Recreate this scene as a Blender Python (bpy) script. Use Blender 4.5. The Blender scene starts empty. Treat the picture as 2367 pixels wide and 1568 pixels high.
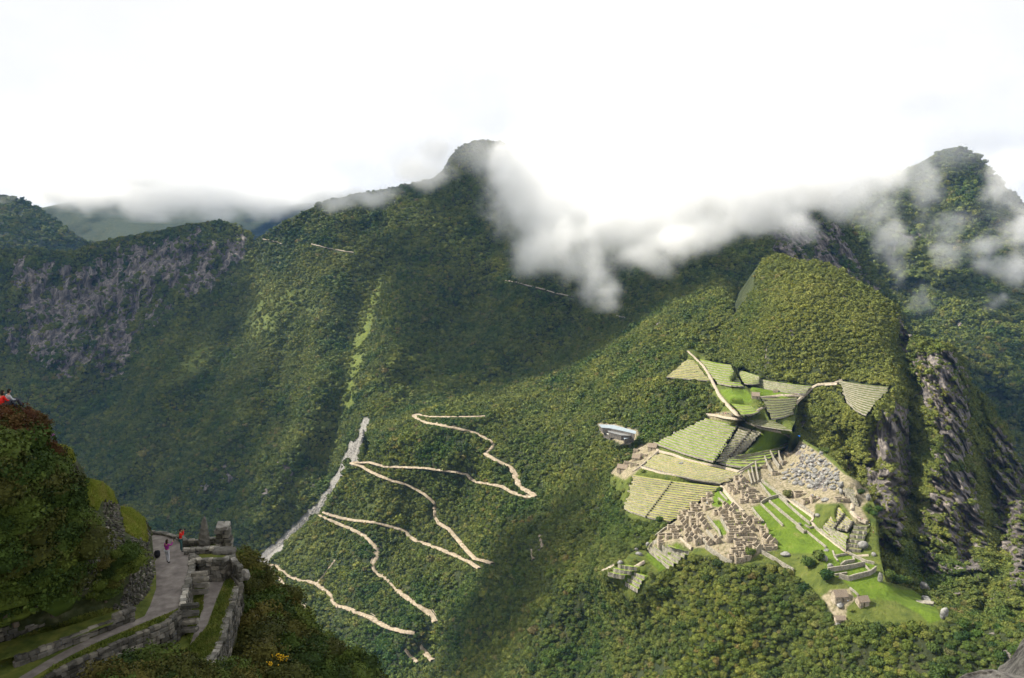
import bpy, math, random
import numpy as np
from mathutils import Vector, Matrix

# ------------------------------------------------------------ camera, sky, sun, exposure
scene = bpy.context.scene
COL = scene.collection
F = 1822.0; CU = 1183.5; CV = 784.0            # focal length and centre of a 2367 x 1568 picture
PITCH = math.radians(6.9)
CAMZ = 700.0                                    # metres above the valley river
cam_d = bpy.data.cameras.new('camera'); cam = bpy.data.objects.new('camera', cam_d); COL.objects.link(cam)
cam.location = (0, 0, CAMZ); cam.rotation_euler = (math.pi/2 - PITCH, 0, 0)
cam_d.sensor_width = 36.0; cam_d.lens = 36.0*F/2367.0
cam_d.clip_start = 0.3; cam_d.clip_end = 60000
scene.camera = cam
SUN_EL = math.radians(43); SUN_AZ = math.radians(10)     # from the left, a little beyond
SUNV = Vector((-math.cos(SUN_EL)*math.cos(SUN_AZ), math.cos(SUN_EL)*math.sin(SUN_AZ), math.sin(SUN_EL)))
sd = bpy.data.lights.new('sun', 'SUN'); sun = bpy.data.objects.new('sun', sd); COL.objects.link(sun)
sd.energy = 5.0; sd.angle = math.radians(0.5); sd.color = (1.0, 0.94, 0.82)
sun.rotation_euler = SUNV.to_track_quat('Z', 'Y').to_euler()
sun.location = (0, 0, 900)
world = bpy.data.worlds.new('World'); scene.world = world; world.use_nodes = True
wn = world.node_tree.nodes; wl = world.node_tree.links; wn.clear()
w_out = wn.new('ShaderNodeOutputWorld')
sky = wn.new('ShaderNodeTexSky'); sky.sky_type = 'NISHITA'; sky.sun_disc = False
sky.sun_elevation = SUN_EL; sky.sun_rotation = math.atan2(SUNV.x, SUNV.y); sky.altitude = 2700
bg1 = wn.new('ShaderNodeBackground'); bg1.inputs[1].default_value = 0.10; wl.new(sky.outputs[0], bg1.inputs[0])
# high cloud deck: white with soft grey folds and a few blue gaps
tc = wn.new('ShaderNodeTexCoord')
mp = wn.new('ShaderNodeMapping'); mp.inputs['Scale'].default_value = (1, 1, 2.2); wl.new(tc.outputs['Generated'], mp.inputs[0])
n1 = wn.new('ShaderNodeTexNoise'); n1.inputs['Scale'].default_value = 2.6; n1.inputs['Detail'].default_value = 6; n1.inputs['Roughness'].default_value = .52
wl.new(mp.outputs[0], n1.inputs['Vector'])
r1 = wn.new('ShaderNodeValToRGB'); e = r1.color_ramp.elements
e[0].position = .36; e[0].color = (.93, .93, .945, 1); e[1].position = .52; e[1].color = (1.0, 1.0, 1.0, 1)
wl.new(n1.outputs[0], r1.inputs[0])
bg2 = wn.new('ShaderNodeBackground'); bg2.inputs[1].default_value = .565; wl.new(r1.outputs[0], bg2.inputs[0])
n2 = wn.new('ShaderNodeTexNoise'); n2.inputs['Scale'].default_value = 3.4; n2.inputs['Detail'].default_value = 5
mp2 = wn.new('ShaderNodeMapping'); mp2.inputs['Location'].default_value = (5.3, 1.1, .7); wl.new(tc.outputs['Generated'], mp2.inputs[0]); wl.new(mp2.outputs[0], n2.inputs['Vector'])
r2 = wn.new('ShaderNodeMapRange'); r2.inputs[1].default_value = .18; r2.inputs[2].default_value = .26
wl.new(n2.outputs[0], r2.inputs[0])
mx = wn.new('ShaderNodeMixShader'); wl.new(r2.outputs[0], mx.inputs[0]); wl.new(bg1.outputs[0], mx.inputs[1]); wl.new(bg2.outputs[0], mx.inputs[2])
wl.new(mx.outputs[0], w_out.inputs[0])
vs = scene.view_settings; vs.view_transform = 'Standard'; vs.look = 'None'; vs.exposure = 0.95; vs.gamma = 1.0; vs.use_curve_mapping = False
cy = scene.cycles
cy.use_denoising = True
try: cy.denoiser = 'OPENIMAGEDENOISE'
except Exception: pass
cy.max_bounces = 28; cy.diffuse_bounces = 2; cy.glossy_bounces = 1; cy.transmission_bounces = 2; cy.volume_bounces = 28; cy.transparent_max_bounces = 8
cy.use_adaptive_sampling = True; cy.adaptive_threshold = 0.02
cy.volume_max_steps = 128; cy.caustics_reflective = False; cy.caustics_refractive = False
random.seed(7); RNG = np.random.default_rng(7)

# ------------------------------------------------------------ picture pixels to places
def ray(u, v):
    u = np.asarray(u, float); v = np.asarray(v, float)
    a = (u-CU)/F; b = (CV-v)/F
    cp, sp = math.cos(PITCH), math.sin(PITCH)
    return np.stack([a, cp+b*sp, -sp+b*cp], -1)
def at_Y(u, v, Y):
    d = ray(u, v); Y = np.asarray(Y, float)
    p = d*(Y/d[..., 1])[..., None]; p[..., 2] += CAMZ
    return p
def Y_of_z(u, v, z):
    d = ray(u, v); return d[..., 1]*(z-CAMZ)/d[..., 2]
def at_z(u, v, z):
    return at_Y(u, v, Y_of_z(u, v, z))
def to_uv(p):
    p = np.asarray(p, float); q = p-np.array([0, 0, CAMZ]); cp, sp = math.cos(PITCH), math.sin(PITCH)
    dep = q[..., 1]*cp-q[..., 2]*sp; up = q[..., 1]*sp+q[..., 2]*cp
    return np.stack([CU+F*q[..., 0]/dep, CV-F*up/dep], -1)
S = 2560/2367.0
def zoomed(x0, y0, k):
    def f(pts): return [((x0+x/k)/S, (y0+y/k)/S) for x, y in pts]
    return f
ZA = zoomed(1480, 840, 4.356); ZB = zoomed(1900, 1040, 4.356); ZC = zoomed(1500, 1180, 4.734); ZD = zoomed(1960, 1300, 3.945)
ZE = zoomed(600, 1000, 2.2525); ZF = zoomed(1600, 840, 3.381); ZG = zoomed(0, 960, 2.13); ZH = zoomed(2000, 400, 1.743)
ZI = zoomed(0, 440, 2.3756); ZJ = zoomed(1100, 300, 2.367)

# ------------------------------------------------------------ noise on arrays
def _h(ix, iy, iz, s):
    M = np.uint32
    h = (ix.astype(np.int64)*374761393+iy.astype(np.int64)*668265263+iz.astype(np.int64)*2147483647+s*1274126177) & 0xffffffff
    h = h.astype(M); h ^= h >> M(13); h = h*M(1274126177); h ^= h >> M(16); h = h*M(2246822519); h ^= h >> M(15)
    return h.astype(np.float64)/4294967295.0*2-1
def vnoise(p, s=0):
    i = np.floor(p).astype(np.int64); f = p-i; f = f*f*(3-2*f)
    r = 0
    for dx in (0, 1):
        for dy in (0, 1):
            for dz in (0, 1):
                w = (f[..., 0] if dx else 1-f[..., 0])*(f[..., 1] if dy else 1-f[..., 1])*(f[..., 2] if dz else 1-f[..., 2])
                r = r+w*_h(i[..., 0]+dx, i[..., 1]+dy, i[..., 2]+dz, s)
    return r
def fbm(p, o=4, s=0, g=.5):
    r = 0; a = 1; t = 0
    for k in range(o):
        r = r+a*vnoise(p*(2.03**k)+17.3*k, s+k); t += a; a *= g
    return r/t
def sstep(a, b, x):
    t = np.clip((x-a)/(b-a), 0, 1); return t*t*(3-2*t)
def inside(poly, u, v):
    r = np.zeros(np.shape(u), bool); n = len(poly)
    for i in range(n):
        x1, y1 = poly[i]; x2, y2 = poly[(i+1) % n]
        if y1 == y2: continue
        c = ((y1 > v) != (y2 > v)) & (u < (x2-x1)*(v-y1)/(y2-y1)+x1)
        r ^= c
    return r
def dist_line(line, u, v):
    best = np.full(np.shape(u), 1e9)
    for (x1, y1), (x2, y2) in zip(line[:-1], line[1:]):
        dx, dy = x2-x1, y2-y1; L = dx*dx+dy*dy+1e-9
        t = np.clip(((u-x1)*dx+(v-y1)*dy)/L, 0, 1)
        best = np.minimum(best, np.hypot(u-x1-t*dx, v-y1-t*dy))
    return best
def dist_poly(poly, u, v):
    d = dist_line(list(poly)+[poly[0]], u, v)
    return np.where(inside(poly, u, v), -d, d)

# ------------------------------------------------------------ tags and meshes
def tag(o, label=None, cat=None, group=None, kind=None):
    if label: o['label'] = label
    if cat: o['category'] = cat
    if group: o['group'] = group
    if kind: o['kind'] = kind
    return o
def mesh_np(name, verts, faces, smooth=False, mats=(), midx=None):
    me = bpy.data.meshes.new(name)
    verts = np.asarray(verts, np.float32).reshape(-1, 3); n = len(verts)
    if isinstance(faces, np.ndarray):
        nf, k = faces.shape; me.vertices.add(n); me.vertices.foreach_set('co', verts.ravel())
        me.loops.add(nf*k); me.loops.foreach_set('vertex_index', faces.astype(np.int32).ravel())
        me.polygons.add(nf); me.polygons.foreach_set('loop_start', np.arange(0, nf*k, k, dtype=np.int32))
        me.update(calc_edges=True)
    else:
        me.from_pydata([tuple(map(float, q)) for q in verts], [], faces)
    for m in mats: me.materials.append(m)
    if midx is not None: me.polygons.foreach_set('material_index', np.asarray(midx, np.int32))
    if smooth: me.polygons.foreach_set('use_smooth', np.ones(len(me.polygons), bool))
    me.update(); return me
def link(name, me, parent=None, loc=None):
    o = bpy.data.objects.new(name, me); COL.objects.link(o)
    if parent: o.parent = parent
    if loc is not None: o.location = loc
    return o
def empty(name, loc=(0, 0, 0), rz=0):
    o = bpy.data.objects.new(name, None); COL.objects.link(o); o.location = loc; o.rotation_euler = (0, 0, rz); o.empty_display_size = .5
    return o

# ------------------------------------------------------------ materials
def new_mat(name):
    m = bpy.data.materials.new(name); m.use_nodes = True
    nt = m.node_tree; b = nt.nodes['Principled BSDF']; b.inputs['Roughness'].default_value = .9
    b.inputs['Specular IOR Level'].default_value = .15
    return m, nt, b
def N(nt, t, **k):
    n = nt.nodes.new(t)
    for a, b in k.items(): setattr(n, a, b)
    return n
def noise_node(nt, scale, detail=4, vec=None, rough=.55):
    n = N(nt, 'ShaderNodeTexNoise'); n.inputs['Scale'].default_value = scale; n.inputs['Detail'].default_value = detail; n.inputs['Roughness'].default_value = rough
    if vec: nt.links.new(vec, n.inputs['Vector'])
    return n.outputs[0]
def ramp(nt, fac, stops):
    r = N(nt, 'ShaderNodeValToRGB'); el = r.color_ramp.elements
    while len(el) < len(stops): el.new(.5)
    for i, (p, c) in enumerate(stops): el[i].position = p; el[i].color = (*c, 1)
    nt.links.new(fac, r.inputs[0]); return r.outputs[0]
def mix(nt, fac, a, b, mode='MIX'):
    m = N(nt, 'ShaderNodeMix', data_type='RGBA', blend_type=mode)
    for s, x in ((m.inputs[0], fac), (m.inputs[6], a), (m.inputs[7], b)):
        if isinstance(x, (int, float)): s.default_value = x
        elif isinstance(x, tuple): s.default_value = (*x, 1)
        else: nt.links.new(x, s)
    return m.outputs[2]
def maprange(nt, x, a, b, c=0, d=1):
    m = N(nt, 'ShaderNodeMapRange'); nt.links.new(x, m.inputs[0])
    for i, q in enumerate((a, b, c, d)): m.inputs[i+1].default_value = q
    return m.outputs[0]
def bump(nt, b, h, strength=.5, dist=1.0):
    n = N(nt, 'ShaderNodeBump'); n.inputs['Strength'].default_value = strength; n.inputs['Distance'].default_value = dist
    nt.links.new(h, n.inputs['Height']); nt.links.new(n.outputs[0], b.inputs['Normal'])
def worldpos(nt): return N(nt, 'ShaderNodeNewGeometry').outputs['Position']
def attr(nt, name, inst=False):
    a = N(nt, 'ShaderNodeAttribute', attribute_name=name)
    if inst: a.attribute_type = 'INSTANCER'
    return a
def simple_mat(name, stops, scale=1.0, b_str=.3, b_dist=.1, rough=.9, detail=5, obj=False, rand=.0):
    m, nt, b = new_mat(name)
    vec = N(nt, 'ShaderNodeTexCoord').outputs['Object'] if obj else worldpos(nt)
    n = noise_node(nt, scale, detail, vec); c = ramp(nt, n, stops)
    if rand:
        oi = N(nt, 'ShaderNodeObjectInfo').outputs['Random']
        c = mix(nt, 1.0, c, ramp(nt, oi, [(0, (1-rand,)*3), (1, (1+rand,)*3)]), 'MULTIPLY')
    nt.links.new(c, b.inputs['Base Color']); b.inputs['Roughness'].default_value = rough
    bump(nt, b, noise_node(nt, scale*3, 5, vec), b_str, b_dist)
    return m
def terrain_mat():
    m, nt, b = new_mat('mountain_ground'); P = worldpos(nt)
    under = ramp(nt, noise_node(nt, .05, 5, P), [(.3, (.022, .032, .014)), (.55, (.040, .050, .020)), (.75, (.062, .062, .030))])
    # rock with steep streaks
    mpn = N(nt, 'ShaderNodeMapping'); mpn.inputs['Scale'].default_value = (1, 1, .16); nt.links.new(P, mpn.inputs[0])
    rn = noise_node(nt, .10, 9, mpn.outputs[0], .70)
    rock = ramp(nt, rn, [(.30, (.028, .026, .027)), (.42, (.080, .071, .068)), (.52, (.155, .137, .125)), (.64, (.31, .27, .23)), (.8, (.22, .15, .11))])
    grass = ramp(nt, noise_node(nt, .12, 6, P), [(.3, (.06, .085, .018)), (.6, (.12, .145, .028)), (.8, (.16, .16, .045))])
    lawn = ramp(nt, noise_node(nt, .08, 6, P), [(.3, (.085, .135, .014)), (.6, (.125, .19, .018)), (.8, (.18, .19, .05))])
    soil = ramp(nt, noise_node(nt, .35, 6, P), [(.3, (.13, .12, .06)), (.5, (.30, .25, .17)), (.7, (.42, .35, .26))])
    a1 = attr(nt, 'zone')     # r rock, g tall grass, b soil ; alpha unused
    sp = N(nt, 'ShaderNodeSeparateColor'); nt.links.new(a1.outputs['Color'], sp.inputs[0])
    a2 = attr(nt, 'lawn')
    c = mix(nt, sp.outputs[1], under, grass); c = mix(nt, a2.outputs['Fac'], c, lawn); c = mix(nt, sp.outputs[2], c, soil)
    rf = N(nt, 'ShaderNodeMath', operation='ADD'); nt.links.new(sp.outputs[0], rf.inputs[0])
    nz = noise_node(nt, .11, 6, P, .7); nz = maprange(nt, nz, .3, .7, -.28, .28); nt.links.new(nz, rf.inputs[1])
    rfac = maprange(nt, rf.outputs[0], .42, .60)
    c = mix(nt, rfac, c, rock)
    rub = ramp(nt, noise_node(nt, .22, 8, P, .8), [(.3, (.10, .095, .085)), (.5, (.23, .22, .20)), (.7, (.42, .40, .37))]); c = mix(nt, attr(nt, 'rubble').outputs['Fac'], c, rub)
    nt.links.new(c, b.inputs['Base Color'])
    bump(nt, b, noise_node(nt, .22, 8, mpn.outputs[0], .7), .9, 5.0)
    return m
M_TERRAIN = terrain_mat()

# ------------------------------------------------------------ thin-plate fit of 1/Y over the picture
def tps_fit(ctrl):
    c = np.array([(u, v, w) for u, v, w in ctrl], float); x = c[:, :2]/1000.0; y = c[:, 2]
    n = len(x); d = np.linalg.norm(x[:, None]-x[None], axis=2); K = np.where(d > 0, d*d*np.log(d+1e-12), 0)+np.eye(n)*1e-4
    A = np.zeros((n+3, n+3)); A[:n, :n] = K; A[:n, n] = 1; A[:n, n+1:] = x; A[n, :n] = 1; A[n+1:, :n] = x.T
    w = np.linalg.solve(A, np.concatenate([y, np.zeros(3)]))
    def f(u, v):
        u = np.asarray(u, float)/1000; v = np.asarray(v, float)/1000
        r = w[n]+w[n+1]*u+w[n+2]*v
        for i in range(n):
            q = (u-x[i, 0])**2+(v-x[i, 1])**2
            r = r+w[i]*.5*q*np.log(q+1e-18)
        return 1.0/np.clip(r, 1/9000., 1/20.)
    return f
def Zc(l): return [(u, v, 1.0/float(Y_of_z(u, v, z))) for u, v, z in l]
def Yc(l): return [(u, v, 1.0/Y) for u, v, Y in l]
# ------------------------------------------------------------ layout of the ruins' terrace flights (corner pixels, levels)
def FL(key, q, zt, zb, n, **k): return dict(key=key, q=q, zt=zt, zb=zb, n=n, **k)
FLIGHTS = [
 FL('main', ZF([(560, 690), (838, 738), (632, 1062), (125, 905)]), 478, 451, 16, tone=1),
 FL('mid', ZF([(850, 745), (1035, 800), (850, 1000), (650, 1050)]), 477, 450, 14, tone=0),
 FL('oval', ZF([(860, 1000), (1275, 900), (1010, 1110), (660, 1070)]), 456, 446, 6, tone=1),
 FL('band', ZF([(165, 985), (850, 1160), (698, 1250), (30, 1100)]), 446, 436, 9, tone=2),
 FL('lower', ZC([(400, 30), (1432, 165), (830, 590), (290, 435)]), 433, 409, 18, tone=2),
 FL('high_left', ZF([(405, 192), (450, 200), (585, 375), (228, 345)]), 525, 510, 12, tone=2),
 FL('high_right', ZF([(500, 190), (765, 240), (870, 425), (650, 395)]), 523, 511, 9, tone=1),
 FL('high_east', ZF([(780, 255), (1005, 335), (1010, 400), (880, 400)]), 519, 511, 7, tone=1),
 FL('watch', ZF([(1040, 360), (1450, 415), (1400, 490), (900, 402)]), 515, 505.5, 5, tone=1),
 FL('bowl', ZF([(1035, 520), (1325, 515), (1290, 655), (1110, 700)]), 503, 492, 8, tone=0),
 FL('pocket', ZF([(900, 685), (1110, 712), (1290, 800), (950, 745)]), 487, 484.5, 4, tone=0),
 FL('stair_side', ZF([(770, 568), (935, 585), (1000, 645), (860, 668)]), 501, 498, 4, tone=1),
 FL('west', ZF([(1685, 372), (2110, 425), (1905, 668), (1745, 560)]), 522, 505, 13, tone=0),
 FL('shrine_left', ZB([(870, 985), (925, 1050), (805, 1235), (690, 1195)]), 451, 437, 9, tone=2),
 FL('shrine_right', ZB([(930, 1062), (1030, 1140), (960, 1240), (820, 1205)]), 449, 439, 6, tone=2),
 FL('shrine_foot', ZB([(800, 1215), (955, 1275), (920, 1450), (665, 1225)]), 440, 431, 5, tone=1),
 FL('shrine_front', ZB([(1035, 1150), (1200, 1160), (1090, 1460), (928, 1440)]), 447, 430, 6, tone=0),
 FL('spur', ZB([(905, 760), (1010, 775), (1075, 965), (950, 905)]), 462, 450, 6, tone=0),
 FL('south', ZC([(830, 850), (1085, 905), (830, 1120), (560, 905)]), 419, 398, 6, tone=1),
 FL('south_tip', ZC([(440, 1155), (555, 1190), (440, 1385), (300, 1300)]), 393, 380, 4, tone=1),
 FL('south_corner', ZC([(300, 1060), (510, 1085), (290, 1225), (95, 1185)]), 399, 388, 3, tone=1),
]
def flight_pt(f, s, t):
    bow = min(5.0, .035*math.hypot(f['q'][1][0]-f['q'][0][0], f['q'][1][1]-f['q'][0][1]))
    (a, b), (c, d), (e_, g), (h, i) = f['q']
    u = (1-t)*((1-s)*a+s*c)+t*((1-s)*h+s*e_); v = (1-t)*((1-s)*b+s*d)+t*((1-s)*i+s*g)
    return u, v+bow*(s*(1-s)*4-.35)*(.4+.6*t), f['zt']*(1-t)+f['zb']*t
fl_ctrl = []
for f in FLIGHTS:
    for s in (0, .5, 1):
        for t in (0, .5, 1):
            u, v, z = flight_pt(f, s, t); fl_ctrl.append((u, v, z-1.5, f['key']))
FC_D = Zc([(u, v, z) for u, v, z, k in fl_ctrl if k != 'west']); FC_W = Zc([(u, v, z) for u, v, z, k in fl_ctrl if k == 'west'])

# ------------------------------------------------------------ shape of the land: fixed points (pixel, level) and (pixel, distance)
COMMON = Zc([(1480, 1030, 440), (1430, 1092, 418), (1748, 925, 503), (1700, 968, 488), (1700, 862, 532), (1600, 812, 530),
 (1420, 950, 452), (1440, 1000, 440), (1300, 900, 430), (1150, 955, 398), (1500, 850, 508), (1120, 1040, 370), (950, 960, 398), (830, 1070, 290),
 (740, 1190, 205), (620, 1300, 125), (1240, 1140, 330), (1200, 1250, 295), (1000, 1430, 160), (950, 1460, 148), (1100, 1310, 225), (850, 1590, 85),
 (1000, 1500, 130), (700, 1400, 108), (700, 1480, 88), (1400, 1150, 385), (1380, 1300, 362), (1400, 1450, 312), (1520, 1360, 384), (1550, 1568, 328),
 (1200, 1568, 225), (1200, 1400, 255), (1400, 1600, 280), (1700, 1400, 393), (1700, 1500, 366), (1700, 1600, 345), (1100, 860, 425), (1000, 1200, 225), (850, 1300, 160)])
COMMON += Yc([(1500, 720, 1560), (1300, 790, 1700), (1640, 660, 1560), (1750, 640, 1330), (1790, 592, 1310), (1760, 760, 1120), (1650, 760, 1330)])
HILL = Yc([(1830, 592, 1300), (1940, 622, 1250), (2000, 660, 1210), (2070, 700, 1170), (2090, 760, 1130), (1900, 740, 1110), (2000, 780, 1080), (1900, 860, 1035)])
SITE = Zc([(1840, 1220, 430), (1740, 1170, 432), (1900, 1290, 430), (1620, 1220, 424), (1700, 1260, 426), (1580, 1250, 420), (1850, 1040, 462), (1900, 1100, 456), (1950, 1130, 455),
 (1930, 1190, 452), (1990, 1330, 424), (2050, 1380, 417), (2150, 1420, 414), (2150, 1375, 416), (1940, 1390, 414), (2200, 1500, 402), (2300, 1568, 400), (2400, 1600, 405), (2000, 1568, 378),
 (1850, 1350, 412), (1850, 1450, 385), (1700, 1300, 417), (2000, 1130, 454), (2400, 1450, 430), (2250, 1430, 412)])
CLIFF = Yc([(1800, 955, 985), (1860, 1005, 950), (1900, 905, 1015), (1950, 1000, 945), (2000, 1080, 880), (2060, 1000, 915), (2080, 1200, 790), (2060, 1300, 710), (2150, 900, 1010), (2200, 1000, 960),
 (2200, 1150, 860), (2200, 1300, 740), (2340, 1200, 880), (2320, 1350, 670), (2400, 1450, 600), (2150, 800, 1075), (2230, 840, 1090), (2300, 960, 1070), (2367, 1090, 1010), (1900, 1120, 860),
 (1950, 1250, 760), (2100, 1420, 640), (2120, 790, 1085), (2300, 1500, 590)])
fitD = tps_fit(COMMON+FC_D+SITE+Yc([(1840, 960, 985)]))
FC_E = Zc([(u, v, z) for u, v, z, k in fl_ctrl if k in ('high_right', 'high_east', 'watch')])
fitE = tps_fit([c for c in COMMON if c[1] < 900]+HILL+FC_W+CLIFF+FC_E)
fitC = tps_fit(Yc([(-100, 580, 2600), (0, 575, 2600), (300, 545, 2620), (500, 512, 2600), (590, 560, 2560), (700, 490, 2560), (850, 440, 2620), (1120, 325, 2780), (1000, 430, 2650), (1400, 330, 2600), (1650, 400, 2350), (1850, 430, 2150),
 (2000, 590, 2040), (2090, 740, 1900), (1900, 600, 1960), (900, 700, 2200), (1100, 700, 2200), (700, 800, 2080), (700, 1000, 1780), (300, 800, 2330), (0, 900, 2300), (1400, 700, 1960), (1600, 560, 1960), (1750, 650, 1800), (1250, 600, 2150),
 (300, 1000, 2000), (840, 975, 1660), (150, 1200, 1800), (600, 1290, 1470), (400, 1050, 1860), (1000, 900, 1720), (1300, 860, 1760), (1500, 760, 1700), (1000, 1100, 1560), (1500, 1000, 1500), (0, 1400, 1600), (800, 1500, 1420), (2100, 900, 1750)]))

MAIN_SIL = [(-120, 578), (0, 575), (100, 578), (165, 582), (200, 566), (240, 556), (290, 546), (340, 540), (420, 520), (470, 514), (515, 512), (545, 522), (575, 540), (588, 556), (605, 545), (650, 515), (700, 490), (760, 462), (850, 444),
 (930, 430), (1000, 412), (1025, 392), (1040, 362), (1060, 342), (1085, 330), (1120, 324), (1155, 329), (1200, 350), (1300, 380), (1450, 400), (1600, 420), (1700, 430), (1800, 420), (1850, 408), (1885, 420), (1930, 470), (1970, 530), (2000, 590), (2040, 650), (2070, 700), (2100, 750), (2200, 900)]
HILL_SIL = [(1660, 768), (1686, 748), (1700, 722), (1716, 706), (1727, 684), (1741, 668), (1744, 640), (1754, 622), (1757, 606), (1768, 597), (1790, 588), (1812, 590), (1835, 600), (1860, 603), (1880, 602), (1910, 610), (1940, 624), (1980, 650), (2010, 668), (2050, 692), (2075, 708), (2085, 745), (2100, 772), (2140, 782), (2200, 800),
 (2228, 836), (2245, 890), (2275, 915), (2300, 960), (2325, 985), (2345, 1040), (2367, 1090), (2420, 1150), (2520, 1250)]
D_TOP = [(540, 1335), (600, 1300), (640, 1265), (740, 1190), (790, 1105), (815, 1060), (840, 985), (870, 950), (950, 925), (1150, 868), (1300, 800), (1450, 722), (1550, 655), (1650, 610), (1690, 640), (1720, 800), (1753, 852), (1840, 872)]
RIDGE = [(1830, 990), (1845, 1008), (1870, 1025), (1900, 1040), (1930, 1065), (1960, 1098), (1985, 1112), (2005, 1130), (2025, 1175), (2035, 1290), (2048, 1345), (2126, 1366), (2200, 1395), (2400, 1440), (2560, 1470)]
FAR_R_SIL = [(1900, 470), (1980, 430), (2060, 400), (2120, 380), (2180, 345), (2225, 338), (2265, 365), (2310, 420), (2367, 470), (2450, 520), (2600, 560)]
LEFT_HILL_SIL = [(-300, 420), (-60, 438), (0, 450), (45, 462), (90, 482), (130, 512), (180, 545), (225, 572), (300, 600), (400, 640)]
BLUE_SIL = [(-500, 480), (0, 478), (90, 482), (180, 462), (300, 440), (430, 455), (520, 445), (620, 480), (700, 470), (900, 460), (1100, 480), (1300, 600)]

GREEN_STRIP = [(866, 655), (850, 720), (830, 790), (815, 860), (800, 930)]
CREASE_C = [([(880, 640), (835, 720), (812, 850), (790, 960), (760, 1080)], 40, 38), ([(620, 620), (570, 720), (505, 850), (430, 1000), (330, 1150)], 34, 42), ([(1170, 430), (1140, 620), (1060, 760), (960, 880)], 45, 60),
 ([(640, 620), (610, 800), (560, 950), (450, 1120)], -30, 42), ([(760, 660), (720, 860), (660, 1050), (610, 1180)], -34, 45), ([(980, 500), (960, 680), (900, 830)], -30, 60), ([(300, 760), (250, 900), (150, 1050), (60, 1150)], 45, 60), ([(400, 800), (360, 950), (260, 1100), (160, 1230)], -35, 45),
 ([(720, 720), (690, 900), (640, 1050)], 22, 18), ([(1260, 620), (1200, 760), (1120, 850)], -25, 45), ([(1400, 640), (1330, 740), (1270, 800)], 25, 40)]
CREASE_D = [([(1400, 820), (1260, 900), (1140, 990), (1070, 1150), (1060, 1350)], 16, 45), ([(1560, 740), (1500, 880), (1440, 960)], 14, 35), ([(1330, 1180), (1280, 1350), (1250, 1500)], -14, 55), ([(1700, 700), (1660, 800)], 20, 25), ([(900, 1130), (860, 1250), (820, 1400)], -12, 50),
 ([(1420, 1230), (1370, 1400), (1340, 1560)], 14, 40), ([(1200, 880), (1120, 930)], -10, 30)]
CREASE_E = [([(2085, 800), (2110, 900), (2105, 1050), (2110, 1200), (2130, 1330)], 45, 26), ([(2060, 980), (2050, 1100), (2045, 1230)], -24, 28), ([(2180, 830), (2190, 960), (2180, 1080), (2215, 1200)], -26, 34), ([(2255, 900), (2265, 1020), (2300, 1180), (2320, 1330)], 32, 26),
 ([(1960, 1010), (1975, 1080), (1985, 1130)], 26, 18), ([(1845, 940), (1850, 990)], 22, 20), ([(2225, 1210), (2240, 1320)], 18, 16), ([(2330, 1060), (2350, 1200), (2360, 1350)], -28, 26), ([(2290, 1340), (2270, 1430)], 22, 14)]
SITE_POLY = [(1590, 800), (1545, 872), (1632, 886), (1668, 946), (1640, 962), (1490, 1040), (1405, 1105), (1450, 1200), (1540, 1215), (1400, 1320), (1455, 1390), (1560, 1290), (1640, 1285), (1700, 1310), (1790, 1300), (1850, 1345), (1960, 1440), (2170, 1450), (2190, 1380), (2045, 1330), (2030, 1130), (1840, 1000), (1900, 900), (2070, 880), (2000, 860), (1760, 880), (1640, 830)]
def creases(p, u, v, lst):
    r = 0
    for line, amp, w in lst:
        d = dist_line(line, u, v)/w; r = r+amp*np.exp(-d*d)
    return r
def dispC(u, v, p):
    j = fbm(p/260., 4, 11)*62+fbm(p/70., 3, 5)*24
    q = p.copy(); q[..., 2] *= .25
    rk = rockC(u, v); fl = fbm(q/45., 4, 21); j = j+rk*(np.abs(fl)*-120+24)
    top = sstep(0, 60, v-np.interp(u, *zip(*MAIN_SIL)))
    return 1.5*creases(p, u, v, CREASE_C)*(.25+.75*top)+j*(.3+.7*top)
ROCK_C = [([(0, 582), (170, 590), (300, 560), (450, 528), (560, 545), (578, 600), (545, 655), (440, 700), (330, 760), (290, 880), (150, 880), (0, 840)], .57, 45),
          ([(1765, 600), (1790, 530), (1870, 470), (1970, 545), (2010, 640), (2095, 740), (2100, 790), (2000, 700), (1900, 640)], .62, 30),
          ([(480, 1075), (690, 1060), (710, 1120), (640, 1200), (430, 1190)], .34, 40), ([(210, 800), (300, 800), (300, 870), (220, 870)], .30, 30), ([(1040, 380), (1180, 360), (1200, 500), (1040, 480)], .25, 40), ([(640, 560), (780, 570), (800, 690), (680, 680)], .16, 40)]
def zone_sum(lst, u, v, base=0.):
    r = np.full(np.shape(u), base)
    for poly, a, soft in lst: r = np.maximum(r, a*sstep(soft, -soft, dist_poly(poly, u, v)))
    return r
def rockC(u, v): return zone_sum(ROCK_C, u, v)
def rock_mask(r, P, L=42.):
    q = P.copy(); q[..., 2] *= .12; n = fbm(q/L, 5, 71, .68)
    return sstep(.40, .54, r+.70*n)*(r > .02)
GRASS_C = [([(570, 620), (720, 640), (740, 740), (600, 800), (540, 760)], .8, 50), ([(440, 760), (510, 740), (480, 850), (400, 890)], .95, 30), ([(560, 800), (700, 760), (560, 1000), (420, 1080)], .5, 60), ([(380, 1000), (430, 960), (400, 1040), (330, 1080)], .7, 30), ([(590, 560), (860, 560), (860, 640), (640, 640)], .35, 50)]
def grassC(u, v):
    g = zone_sum(GRASS_C, u, v); return np.maximum(g, .95*sstep(30, 8, dist_line(GREEN_STRIP, u, v)))
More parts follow.
